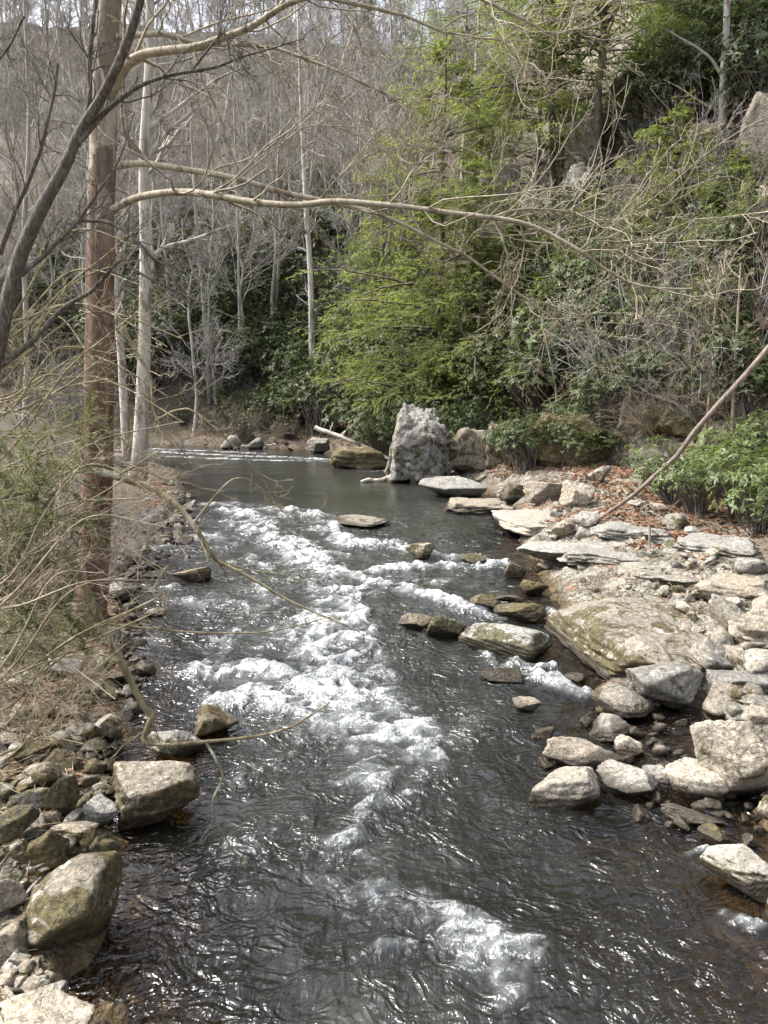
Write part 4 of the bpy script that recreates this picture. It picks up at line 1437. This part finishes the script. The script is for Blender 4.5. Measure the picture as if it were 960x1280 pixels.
bushes(dry, [(955, 470), (930, 440), (965, 400), (905, 455), (975, 450), (950, 340)], 'sapling still holding red-brown dead leaves at the right edge', 'dead-leaf saplings at the right edge', 33, .8, 1.1)
bushes(ol, rnd_px(22, [(-20, 640), (90, 620), (100, 780), (-20, 800)], 61), 'sparse dull green shrub on the left bank beside the big trunk', 'sparse shrubs beside the big trunk', 61, .5, .8)
bushes(tn, rnd_px(18, [(190, 560), (400, 560), (400, 530), (190, 520)], 64), 'tan leafless shrub on the far bank below the evergreens', 'tan shrubs on the far bank', 64, .9, 1.5)
bushes(ol, rnd_px(10, [(200, 555), (400, 552), (380, 520), (220, 515)], 65), 'sparse dull shrub low on the far bank', 'sparse shrubs on the far bank', 65, .7, 1.2)
bushes(tn, rnd_px(26, [(-20, 560), (150, 560), (120, 700), (-20, 740)], 63), 'tan leafless shrub standing along the left edge beyond the big trunk', 'tan shrubs beyond the big trunk', 63, .8, 1.4)
bushes(tn, rnd_px(22, [(-20, 600), (180, 580), (140, 760), (-20, 800)], 62), 'tan leafless shrub on the left flat around the big trunk', 'tan shrubs around the big trunk', 62, .6, 1.0)
bushes(bs, rnd_px(18, [(560, 340), (720, 340), (900, 200), (820, 60), (600, 80)], 53), 'leafless shrub between the hemlocks and outcrops', 'leafless shrubs between the outcrops', 53, 1.2, 2.2)
bushes(bs, rnd_px(16, [(0, 600), (100, 590), (160, 640), (120, 760), (0, 760)], 34), 'leafless shrub on the flat left bank behind the big trunk', 'leafless shrubs behind the big trunk', 34, .6, 1.1)
bushes(tn, rnd_px(16, [(-40, 960), (100, 900), (130, 830), (100, 760), (-40, 760)], 35), 'tan twiggy shrub on the near left bank', 'tan shrubs on the near left bank', 35, .45, .8)
bushes(tn, rnd_px(14, [(770, 560), (930, 540), (900, 470), (790, 500)], 36), 'pale twiggy shrub under the leaning log', 'pale shrubs under the leaning log', 36, .8, 1.3)

# --- individual trees drawn from the photo: trunk and limbs as lines in space


def line3(pts):
    return np.array([at_depth(*p) for p in pts])


def limb_set(specs, r, twigs=(7, 5, 5), tl=None, rmin=.006, side_len=.35, n=26, sides=8, up=.0, tmin=.15, wig=.2):
    """specs: (points, r0, r1). returns builders (limb list, twig builder)"""
    limbs, tw = [], []
    for pts, ra, rb in specs:
        P = smooth_line(line3(pts), n)
        ln = np.linalg.norm(np.diff(P, axis=0), axis=1).sum()
        w = np.arange(n) / (n - 1)
        P[1:-1] += (np.stack([pn(w * 9 + ra * 91, 1.3 + k, 2.2) for k in range(3)], 1) * ln * .004)[1:-1]
        R = ra + (rb - ra) * np.linspace(0, 1, n) ** .9
        R = R * (1 + .08 * pn(w * 14, ra * 77, 4.4))
        b = MB()
        b.tubes(P, R, sides)
        limbs.append(b)
        tw_ = MB()
        if twigs[0]:
            L1, R1 = kids(P[None], R[None], r, twigs[0], tmin, 1, .75, side_len, 8, up, wig, .45, rmin, length=tl)
            tw_.tubes(L1, R1, 4, False)
            L2, R2 = kids(L1, R1, r, twigs[1], .2, 1, .7, .45, 6, up, wig, .6, rmin * .7)
            tw_.tubes(L2, R2, 3, False)
            if twigs[2]:
                L3, R3 = kids(L2, R2, r, twigs[2], .2, 1, .7, .5, 4, up, wig, .7, rmin * .5)
                tw_.tubes(L3, R3, 3, False)
        tw.append(tw_)
    return limbs, tw


r = np.random.default_rng(55)
# big sycamore trunk
D = 13.6
base = hit(108, 815)
syc = empty('sycamore', tuple(base))
tag(syc, 'big sycamore with brown flaking lower bark and long pale limbs over the stream', 'tree')


def child_mesh(name, mb, mat, parent):
    me = mb.mesh(name, mat)
    loc = np.array(parent.location)
    co = np.empty(len(me.vertices) * 3)
    me.vertices.foreach_get('co', co)
    co = (co.reshape(-1, 3) - loc).ravel()
    me.vertices.foreach_set('co', co)
    me.update()
    return link(name, me, parent)



def add_limbs(ls, tws, mat, e):
    for l, t in zip(ls, tws):
        lo = child_mesh('limb', l, mat, e)
        if t.n:
            c = child_mesh('crown', t, mat, e)
            c.parent = lo


tp = [(104, 830, D), (111, 790, D), (117, 700, D), (122, 600, D), (124, 480, D), (125, 380, D), (127, 250, D), (131, 120, D), (137, 0, D), (142, -90, D)]
P = smooth_line(line3(tp), 60)
w = np.linspace(0, 1, 60)
R = np.interp(w, [0, .05, .2, .45, .7, 1], [.42, .34, .27, .245, .215, .17])
mb = MB()
mb.tubes(P, R, 20)
me = child_mesh('trunk', mb, M['sycamore'], syc)
co = np.array([v.co[:] for v in me.data.vertices])
co += (.02 * fbm(co[:, 0] * 5, co[:, 1] * 5, co[:, 2] * 2.0, 3))[:, None] * np.array([1, .6, 0])
me.data.vertices.foreach_set('co', co.ravel())
specs = [
    ([(140, 208, D), (180, 203, D - .2), (230, 212, D - .4), (290, 222, D - .6), (340, 236, D - .8), (400, 249, D - 1), (440, 260, D - 1.1), (480, 272, D - 1.2), (530, 296, D - 1.3), (580, 319, D - 1.3), (620, 345, D - 1.4), (660, 376, D - 1.4), (704, 410, D - 1.5)], .06, .012),
    ([(136, 268, D), (150, 258, D - .2), (175, 247, D - .5), (215, 241, D - .9), (260, 241, D - 1.3), (320, 253, D - 1.7), (370, 258, D - 2), (420, 254, D - 2.3), (480, 259, D - 2.5), (560, 266, D - 2.8), (640, 275, D - 3), (680, 286, D - 3.1), (720, 311, D - 3.2), (760, 341, D - 3.3), (800, 357, D - 3.4), (865, 361, D - 3.5)], .07, .013),
    ([(136, 120, D), (150, 92, D - .2), (165, 77, D - .4), (190, 66, D - .6), (240, 59, D - 1), (275, 50, D - 1.2), (312, 34, D - 1.4), (350, 10, D - 1.6), (385, -2, D - 1.8), (430, -12, D - 2)], .095, .03),
    ([(140, 46, D), (170, 43, D - .2), (205, 43, D - .3), (250, 55, D - .4), (300, 55, D - .5), (345, 62, D - .6), (400, 82, D - .7), (450, 102, D - .8), (490, 122, D - .8), (522, 152, D - .9)], .055, .01),
    ([(385, -5, D - 2), (430, 2, D - 2), (500, 18, D - 2), (545, 36, D - 2), (590, 47, D - 2), (640, 52, D - 2)], .035, .01),
    ([(610, 273, D - 2.9), (650, 262, D - 2.8), (700, 263, D - 2.7), (740, 270, D - 2.6), (778, 276, D - 2.5)], .018, .007),
    ([(575, 318, D - 1.3), (592, 292, D - 1.4), (615, 279, D - 1.5), (640, 278, D - 1.6)], .014, .006),
    ([(722, 314, D - 3.2), (745, 300, D - 3.1), (775, 299, D - 3), (792, 318, D - 3)], .016, .006),
    ([(530, 296, D - 1.3), (505, 250, D - 1.2), (495, 210, D - 1.1), (480, 183, D - 1)], .014, .005),
    ([(400, 249, D - 1), (430, 215, D - 1.1), (470, 190, D - 1.2), (510, 178, D - 1.3)], .015, .005),
    ([(655, 372, D - 1.4), (690, 382, D - 1.4), (702, 400, D - 1.3)], .014, .006),
    ([(300, 222, D - .6), (340, 190, D - .4), (380, 160, D - .2), (430, 158, D)], .016, .006),
    ([(560, -20, D - 3), (600, -2, D - 3), (650, 22, D - 3), (690, 42, D - 3), (720, 36, D - 3)], .028, .01),
]
limbs, tw = limb_set(specs, r, (13, 5, 4), 2.6, .009, n=60, up=.03, wig=.26)
add_limbs(limbs, tw, M['limb'], syc)

# dark mossy tree at the left edge
D = 8.0
dk = empty('dark_tree', tuple(at_depth(-60, 900, 8.0) * [1, 1, 0] + [0, 0, float(terrain(*at_depth(-60, 900, 8.0)[:2]))]))
tag(dk, 'dark mossy-barked tree leaning in from the left edge', 'tree')
tp = [(-62, 900, D), (-48, 700, D), (-25, 540, D), (0, 420, D), (22, 330, D), (50, 265, D), (80, 210, D), (100, 165, D), (125, 125, D - .1), (150, 75, D - .2), (170, 20, D - .3), (185, -40, D - .4)]
P = smooth_line(line3(tp), 50)
mb = MB()
mb.tubes(P, np.interp(np.linspace(0, 1, 50), [0, .3, .6, 1], [.10, .075, .052, .034]) * (1 + .07 * pn(np.arange(50) * .7, .5)), 12)
child_mesh('trunk', mb, M['dark'], dk)
specs = [
    ([(88, 192, D), (110, 165, D), (140, 132, D), (175, 107, D), (215, 94, D), (260, 86, D), (300, 72, D), (345, 60, D - .1), (380, 48, D - .2)], .032, .006),
    ([(108, 148, D), (112, 120, D), (112, 80, D), (115, 40, D), (122, -20, D)], .028, .018),
    ([(-30, 470, D), (0, 458, D), (40, 425, D), (80, 385, D), (118, 362, D), (150, 325, D - .1), (170, 340, D - .2), (230, 370, D - .3), (300, 400, D - .4)], .038, .006),
    ([(25, 345, D), (60, 315, D), (100, 272, D), (120, 245, D), (150, 195, D + .1), (168, 140, D + .2)], .026, .006),
    ([(100, 275, D), (140, 280, D), (170, 300, D - .2), (195, 325, D - .2), (220, 335, D - .2), (280, 360, D - .3)], .02, .006),
    ([(0, 318, D + .4), (20, 260, D + .4), (50, 190, D + .4), (68, 110, D + .4), (72, 80, D + .4)], .03, .014),
    ([(240, 88, D), (262, 60, D), (280, 42, D), (288, 70, D)], .015, .008),
    ([(30, 20, D + 1), (10, 60, D + 1), (-15, 90, D + 1)], .015, .01),
]
limbs, tw = limb_set(specs, r, (12, 6, 5), .8, .0045, n=40, up=.02)
add_limbs(limbs, tw, M['dark'], dk)


def drawn_tree(name, label, tp, radii, bark, limbs_, seed, twigs=(6, 5, 5), tl=1.6, rmin=.012, auto=0, tw_mat=None, autolen=3.0, low=.25):
    r = np.random.default_rng(seed)
    P = smooth_line(line3(tp), 40)
    e = empty(name, (P[0, 0], P[0, 1], float(terrain(P[0, 0], P[0, 1]))))
    tag(e, label, 'tree')
    w = np.linspace(0, 1, 40)
    R = np.interp(w, np.linspace(0, 1, len(radii)), radii)
    mb = MB()
    mb.tubes(P, R * (1 + .05 * pn(w * 20, seed)), 12)
    child_mesh('trunk', mb, M[bark], e)
    tw = MB()
    if limbs_:
        ls, tw = limb_set(limbs_, r, twigs, tl, rmin, n=24)
        add_limbs(ls, tw, M[bark], e)
        tw = MB()
    if auto:
        L1, R1 = kids(P[None], R[None], r, auto, low, .98, .95, .3, 9, .06, .16, .45, rmin * 2, length=autolen)
        tw.tubes(L1, R1, 5, False)
        L2, R2 = kids(L1, R1, r, 6, .15, 1, .75, .45, 6, .05, .18, .6, rmin)
        tw.tubes(L2, R2, 3, False)
        L3, R3 = kids(L2, R2, r, 6, .15, 1, .7, .5, 4, .03, .2, .7, rmin * .7)
        tw.tubes(L3, R3, 3, False)
    if tw.n:
        child_mesh('crown', tw, M[tw_mat or bark], e)
    return e


def gy(px, py):
    g = hit(px, py)
    return g[1]


D = gy(172, 598)
drawn_tree('pale_tree', 'tall pale-trunked tree with brown flaking base beside the riffle', [(172, 603, D), (175, 560, D), (180, 450, D), (182, 330, D), (180, 200, D), (186, 90, D), (188, -20, D), (190, -120, D)], [.42, .29, .25, .22, .19, .165, .14, .11], 'pale',
           [([(182, 200, D), (210, 165, D), (250, 130, D), (275, 95, D)], .12, .03), ([(186, 160, D), (215, 140, D), (262, 105, D), (300, 85, D)], .1, .03),
            ([(181, 330, D), (205, 310, D), (240, 300, D), (285, 283, D)], .12, .03), ([(184, 60, D), (160, 20, D), (150, -20, D)], .12, .06)], 71, auto=16, tw_mat='grey', autolen=5, low=.45)
D = gy(158, 575)
drawn_tree('pale_tree', 'white-trunked tree close behind the big sycamore trunk', [(160, 578, D), (157, 540, D), (152, 450, D), (146, 380, D), (140, 280, D), (120, 130, D), (100, 0, D)], [.26, .21, .18, .17, .15, .13, .1], 'pale', [], 72, auto=14, tw_mat='grey', autolen=4.5, low=.4)
for i, (a, lb) in enumerate([
    ([(392, 520), (390, 440), (388, 340), (382, 250), (376, 120), (372, 0)], 'slim white-trunked tree rising from the far bank shrubs'),
    ([(262, 505), (256, 400), (247, 300), (240, 180), (236, 60)], 'thin straight grey tree left of the far bank gap'),
    ([(300, 480), (299, 380), (297, 260), (292, 120), (290, 0)], 'thin dark straight tree above the yellow-green shrubs'),
    ([(218, 470), (210, 360), (203, 280), (196, 180)], 'thin leaning grey tree right of the tall pale one'),
    ([(30, 560), (34, 440), (30, 300), (36, 160), (30, 0)], 'grey leafless tree near the left edge of the flat bank')]):
    D = gy(a[0][0], a[0][1]) if a[0][1] > 460 else 56
    rr_ = [.25, .15, .11, .13, .2][i]
    drawn_tree('bare_tree', lb, [(x, y, D) for x, y in a], [rr_, rr_ * .85, rr_ * .7, rr_ * .5, rr_ * .3], 'pale' if i == 0 else 'grey', [], 80 + i, auto=16, tw_mat='twig', autolen=3.2, low=.3)
g = hit(898, 190)
D = g[1]
drawn_tree('birch', 'white-barked birch standing on the upper right slope', [(898, 195, D), (903, 150, D), (905, 90, D), (908, 30, D), (910, -60, D)], [.30, .24, .21, .18, .14], 'pale',
           [([(905, 100, D), (885, 70, D), (855, 50, D), (820, 30, D)], .1, .03), ([(903, 140, D), (880, 130, D), (850, 110, D), (830, 100, D)], .09, .02)], 91, auto=8, tw_mat='grey', autolen=4)
for i, (a, lb, rr_) in enumerate([
    ([(915, 545), (918, 480), (922, 400), (926, 330)], 'thin pale sapling right of the leaning log', .07),
    ([(880, 560), (888, 480), (893, 400), (900, 330)], 'thin pale sapling crossing behind the leaning log', .06),
    ([(787, 440), (789, 380), (790, 300), (792, 240)], 'slender sapling on the slope above the wedge-shaped rock', .06),
    ([(697, 560), (696, 500), (690, 460), (672, 380)], 'crooked pale sapling against the grey-green rock wall', .07),
    ([(812, 690), (812, 660), (808, 640), (806, 628)], 'single crooked dead stick standing on the bedrock hump', .03)]):
    D = gy(*a[0])
    drawn_tree('sapling', lb, [(x, y, D) for x, y in a], [rr_, rr_ * .7, rr_ * .3], 'limb', [], 95 + i, auto=14 if i < 4 else 0, tw_mat='tan', autolen=2.4, rmin=.012, low=.2)

# --- logs


def log(name, label, pts, r0, r1, mat, twig=0, seed=1):
    r = np.random.default_rng(seed)
    P = smooth_line(np.array(pts), 30)
    w = np.linspace(0, 1, 30)
    P[1:-1] += np.stack([pn(w * 6, seed + .3 + k) for k in range(3)], 1)[1:-1] * .10
    mb = MB()
    R = r0 + (r1 - r0) * w
    mb.tubes(P, R * (1 + .06 * pn(w * 25, seed)), 10)
    e = empty(name, tuple(P[0]))
    child_mesh('trunk', mb, M[mat], e)
    if twig:
        t = MB()
        L1, R1 = kids(P[None], R[None], r, twig, .1, .95, .9, .25, 6, -.02, .2, .5, .012)
        t.tubes(L1, R1, 4, False)
        L2, R2 = kids(L1, R1, r, 3, .2, 1, .8, .5, 4, 0, .2, .6, .008)
        t.tubes(L2, R2, 3, False)
        child_mesh('branch', t, M[mat], e)
    tag(e, label, 'log')
    return e


g0 = hit(735, 658)
D = g0[1]
log('leaning_log', 'long bare brown trunk leaning from the bank up to the right edge', [at_depth(733, 660, D), at_depth(800, 612, D + .2), at_depth(850, 563, D + .2), at_depth(905, 500, D), at_depth(962, 434, D - .2), at_depth(1020, 372, D - .4)], .052, .09, 'log', 0)
D = gy(440, 576)
log('fallen_log', 'pale bleached log sloping down to the far waterline', [at_depth(394, 534, D + 1), at_depth(440, 552, D), at_depth(490, 576, D - 1)], .12, .08, 'bleached', 5, 2)
log('fallen_log', 'short bleached log pointing into the upper pool below the cliff face', [hit(452, 603) + [0, 0, .02], hit(475, 602) + [0, 0, .1], hit(500, 600) + [0, 0, .2]], .07, .12, 'bleached', 0, 3)
log('driftwood', 'thin pale driftwood lying on the far bank', [hit(300, 560) + [0, 0, .1], hit(345, 559) + [0, 0, .15]], .06, .05, 'bleached', 0, 4)

# --- lichen-spotted branches reaching over the water at the left
r = np.random.default_rng(66)


def overhang(label, specs, mat, rmin, tl, twigs, up=0.0, name='overhanging_branch'):
    P0 = at_depth(*specs[0][0][0])
    e = empty(name, tuple(P0))
    ls, tw = limb_set(specs, r, twigs, tl, rmin, n=36, up=up)
    add_limbs(ls, tw, M[mat], e)
    tag(e, label, 'branch')


overhang('lichen-spotted branch reaching down from the big trunk over the rapid', [
    ([(60, 578, 9), (100, 585, 9), (140, 594, 9), (190, 610, 8.9), (215, 627, 8.8), (240, 655, 8.7), (262, 690, 8.6), (272, 701, 8.6), (310, 720, 8.5), (370, 755, 8.4), (450, 790, 8.3)], .06, .008),
    ([(240, 655, 8.7), (290, 600, 8.9), (325, 610, 9), (355, 640, 9), (380, 660, 9)], .012, .005),
    ([(270, 700, 8.6), (310, 712, 8.7), (350, 718, 8.7), (385, 728, 8.7)], .01, .004)], 'olive', .0038, .7, (5, 4, 3))
overhang('bent olive branch dangling twigs above the left boulders', [
    ([(78, 690, 7.4), (92, 705, 7.4), (110, 740, 7.4), (130, 785, 7.4), (155, 835, 7.4), (178, 880, 7.4), (192, 896, 7.4)], .046, .032),
    ([(192, 892, 7.4), (184, 910, 7.35), (180, 926, 7.3), (200, 930, 7.3), (260, 927, 7.2), (320, 920, 7.1), (360, 910, 7), (388, 895, 7), (412, 878, 7)], .03, .007),
    ([(258, 928, 7.2), (270, 950, 7.1), (278, 970, 7.1), (266, 1002, 7), (272, 1030, 7), (298, 1075, 7)], .016, .005),
    ([(130, 780, 7.4), (180, 785, 7.4), (250, 790, 7.3), (330, 790, 7.2), (420, 770, 7.1)], .016, .005)], 'olive', .003, .6, (4, 4, 3))
# second sapling branches in mid-air, left
overhang('thin crooked pale branch hanging before the riffle', [
    ([(150, 400, 16), (170, 440, 16), (188, 470, 16), (192, 510, 16), (200, 530, 16), (225, 560, 16), (240, 580, 16)], .045, .01),
    ([(195, 525, 16), (225, 512, 16), (248, 518, 16), (290, 555, 16), (330, 600, 16), (345, 630, 16), (380, 650, 16)], .025, .007)], 'olive', .007, 1.4, (5, 4, 3))

# thicket of twigs at the left edge, each stem cluster a shrub of its own
LB = ['long arching bare shrub reaching in from the left edge above the boulders', 'bare grey shrub filling the left edge at mid height', 'tan wiry shrub crossing in front of the big trunk',
      'low wiry shrub lying over the mossy bank', 'thin brown shrub just below the hemlock sprig', 'fine-twigged shrub at the left edge before the pale trunks']
for k, (y0, y1, n, dep, spread) in enumerate([(720, 860, 6, 6.0, 200), (480, 640, 8, 9.5, 190), (600, 760, 8, 8.0, 230), (840, 960, 7, 6.6, 190), (690, 820, 7, 7.0, 210), (400, 560, 9, 11, 210)]):
    specs = []
    for j in range(n):
        ya = r.uniform(y0, y1)
        yb = ya - r.uniform(20, 130)
        yc = yb - r.uniform(-60, 90)
        x1 = r.uniform(.5, 1.1) * spread
        specs.append(([(-90, ya + r.uniform(-60, 60), dep), (0, ya, dep), (x1 * .5, yb, dep - r.uniform(-.4, .4)), (x1, yc, dep - r.uniform(-.6, .6))], .015 * dep / 7, .005 * dep / 7))
    overhang(LB[k], specs, 'tan' if k % 2 == 0 else 'olive', .0036 * dep / 7, .9 * dep / 7, (7, 5, 4), up=-.015, name='wiry_shrub')
    bpy.data.objects[[o.name for o in bpy.data.objects if o.get('label') == LB[k]][0]]['category'] = 'shrub'

# hemlock sprigs low at the left


def sprig(label, pts, seed, L=1.0, nt=30):
    r = np.random.default_rng(seed)
    P = smooth_line(line3(pts), 16)
    R = np.linspace(.012, .004, 16)
    e = empty('hemlock_sapling', tuple(P[0]))
    b = MB()
    b.tubes(P, R, 5)
    L1, R1 = kids(P[None], R[None], r, nt, .1, 1, .9, .3, 6, -.06, .1, .5, .003, length=L, flat=.7)
    b.tubes(L1, R1, 3, False)
    L2, R2 = kids(L1, R1, r, 6, .15, 1, .8, .4, 4, -.05, .1, .5, .002, flat=.7)
    b.tubes(L2, R2, 3, False)
    child_mesh('stem', b, M['tan'], e)
    f = MB()
    for Q, k in ((L1, 40), (L2, 24)):
        T, nn, _ = Q.shape
        ii = np.repeat(np.arange(T), k)
        tt = r.uniform(.05, 1, len(ii)) * (nn - 1.001)
        i0 = tt.astype(int)
        fr = (tt - i0)[:, None]
        pos = Q[ii, i0] * (1 - fr) + Q[ii, i0 + 1] * fr
        d = Q[ii, i0 + 1] - Q[ii, i0]
        d /= np.linalg.norm(d, axis=1)[:, None] + 1e-9
        sd = np.cross(d, [0, 0, 1.0])
        d = d * .5 + sd * r.choice([-1, 1], len(ii))[:, None] + r.normal(size=d.shape) * .15
        f.leaves(pos, d, np.tile([0, 0, 1.0], (len(ii), 1)) + r.normal(size=d.shape) * .3, .034 * r.uniform(.7, 1.3, len(ii)), .009, .1)
    child_mesh('foliage', f, M['hemdark'], e)
    tag(e, label, 'sapling')


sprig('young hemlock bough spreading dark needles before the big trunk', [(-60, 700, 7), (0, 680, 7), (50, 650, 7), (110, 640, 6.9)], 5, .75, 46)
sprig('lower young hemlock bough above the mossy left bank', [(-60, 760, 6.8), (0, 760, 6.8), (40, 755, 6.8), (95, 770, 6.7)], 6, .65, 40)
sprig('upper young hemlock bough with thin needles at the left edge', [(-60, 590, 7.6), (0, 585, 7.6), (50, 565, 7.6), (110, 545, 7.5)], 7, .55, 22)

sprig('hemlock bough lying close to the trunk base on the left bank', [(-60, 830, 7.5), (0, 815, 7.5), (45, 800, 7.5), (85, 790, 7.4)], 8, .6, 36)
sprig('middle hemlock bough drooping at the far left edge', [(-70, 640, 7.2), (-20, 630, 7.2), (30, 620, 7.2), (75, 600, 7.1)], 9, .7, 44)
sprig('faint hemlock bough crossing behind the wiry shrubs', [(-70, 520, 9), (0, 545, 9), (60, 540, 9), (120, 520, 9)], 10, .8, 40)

# ------------------------------------------------------------------ fallen leaves and forest brush


def scatter_leaves(n, x0, x1, y0, y1, cond, seed, L=(.06, .11)):
    r = np.random.default_rng(seed)
    x, y = r.uniform(x0, x1, n), r.uniform(y0, y1, n)
    k = cond(x, y, r)
    x, y = x[k], y[k]
    z = terrain(x, y) + .012
    pos = np.stack([x, y, z], 1)
    a = r.uniform(0, 6.28, len(x))
    d = np.stack([np.cos(a), np.sin(a), r.normal(size=len(x)) * .2], 1)
    return pos, d, np.stack([r.normal(size=len(x)) * .35, r.normal(size=len(x)) * .35, 1 + 0 * a], 1), r.uniform(*L, len(x))


f = MB()
for args in [
    (130000, -1, 20, 18, 46, lambda x, y, r: (sdist(x, y) > .7) & (side(x, y) > .5) & (fbm(x * .5, y * .5, 21, 3) + .55 * sst(1.5, 5, sdist(x, y)) > -.02), 1, (.09, .17)),
    (13000, 3, 12, 7, 20, lambda x, y, r: (sdist(x, y) > .5) & (fbm(x * .8, y * .8, 21, 3) > .1), 2, (.05, .10)),
    (70000, -12, -2, 4, 30, lambda x, y, r: (sdist(x, y) > .3) & (side(x, y) < .5) & (fbm(x * .8, y * .8, 22, 3) > -.05), 3, (.05, .09)),
    (16000, -22, 4, 44, 58, lambda x, y, r: (sdist(x, y) > .4) & (fbm(x * .4, y * .4, 23, 3) > 0), 4, (.12, .22)),
    (12000, 8, 36, 26, 60, lambda x, y, r: (hill(x, y) > .5) & (fbm(x * .25, y * .25, 24, 3) > .05), 5, (.12, .22)),
]:
    n, x0, x1, y0, y1, cond, sd, LL = args
    p, d, nn, L = scatter_leaves(n, x0, x1, y0, y1, cond, sd, LL)
    f.leaves(p, d, nn, L, L * .6, .2)
tag(link('leaf_litter', f.mesh('leaf_litter', M['litter'], False)), 'red-brown fallen leaves lying over banks and slope', 'leaves', kind='stuff')

# dead twigs lying about
r = np.random.default_rng(77)
n = 2600
x = np.concatenate([r.uniform(-9, -2.2, 1900), r.uniform(3, 16, 900), r.uniform(-30, 25, 1000)])
y = np.concatenate([r.uniform(5, 24, 1900), r.uniform(12, 42, 900), r.uniform(47, 110, 1000)])
k = sdist(x, y) > .3
x, y = x[k], y[k]
a = r.uniform(0, 6.28, len(x))
ln = r.uniform(.25, 1.3, len(x)) * np.where(y > 44, 2.2, 1)
u = np.linspace(-.5, .5, 4)
px_, py_ = x[:, None] + np.cos(a)[:, None] * ln[:, None] * u, y[:, None] + np.sin(a)[:, None] * ln[:, None] * u
pz_ = terrain(px_, py_) + .03 + r.uniform(0, .12, len(x))[:, None] * np.array([0, .6, 1, .8])
b = MB()
b.tubes(np.stack([px_, py_, pz_], -1), (np.where(y > 44, .018, .007))[:, None] * np.array([1, .9, .7, .4]), 3, False)
tag(link('dead_twigs', b.mesh('dead_twigs', M['tan'])), 'dead twigs strewn over banks and forest floor', 'twigs', kind='stuff')

# ------------------------------------------------------------------ light
SUN_EL, SUN_AZ = 50.0, 285.0     # azimuth clockwise from +Y: light comes from the left, a little ahead
w = bpy.data.worlds.new('World')
scene.world = w
w.use_nodes = True
nt = w.node_tree
nt.nodes.clear()
sky = nt.nodes.new('ShaderNodeTexSky')
sky.sky_type = 'NISHITA'
sky.sun_disc = False
sky.sun_elevation = D2R(SUN_EL)
sky.sun_rotation = D2R(SUN_AZ)
sky.air_density = 1.0
sky.dust_density = 6.0
sky.ozone_density = .6
bg = nt.nodes.new('ShaderNodeBackground')
bg.inputs[1].default_value = .15
wo = nt.nodes.new('ShaderNodeOutputWorld')
hs = nt.nodes.new('ShaderNodeHueSaturation')     # thin high cloud takes most of the blue out
hs.inputs['Saturation'].default_value = .5
nt.links.new(sky.outputs[0], hs.inputs['Color'])
nt.links.new(hs.outputs[0], bg.inputs[0])
nt.links.new(bg.outputs[0], wo.inputs[0])
sd = bpy.data.lights.new('sun', 'SUN')
sd.energy = 2.1
sd.angle = D2R(5.0)
sd.color = (1.0, .975, .93)
so = bpy.data.objects.new('sun', sd)
COL.objects.link(so)
az, el = D2R(SUN_AZ), D2R(SUN_EL)
to_sun = Vector((math.sin(az) * math.cos(el), math.cos(az) * math.cos(el), math.sin(el)))
so.rotation_euler = to_sun.to_track_quat('Z', 'Y').to_euler()
so.location = (0, 0, 60)

vs = scene.view_settings
vs.view_transform = 'Standard'
vs.look = 'None'
vs.gamma = 1
vs.use_curve_mapping = False
vs.exposure = 1.48
scene.render.engine = 'CYCLES'
scene.cycles.use_denoising = True
scene.cycles.max_bounces = 6
scene.cycles.transparent_max_bounces = 8
scene.cycles.caustics_reflective = False
scene.cycles.caustics_refractive = False

# drop prototypes that were never placed
for pr in (bare, rh, br, ol, he, bs, dry, tn):
    for p in pr:
        if p.name not in usedp:
            for c in list(p.children):
                bpy.data.objects.remove(c)
            bpy.data.objects.remove(p)
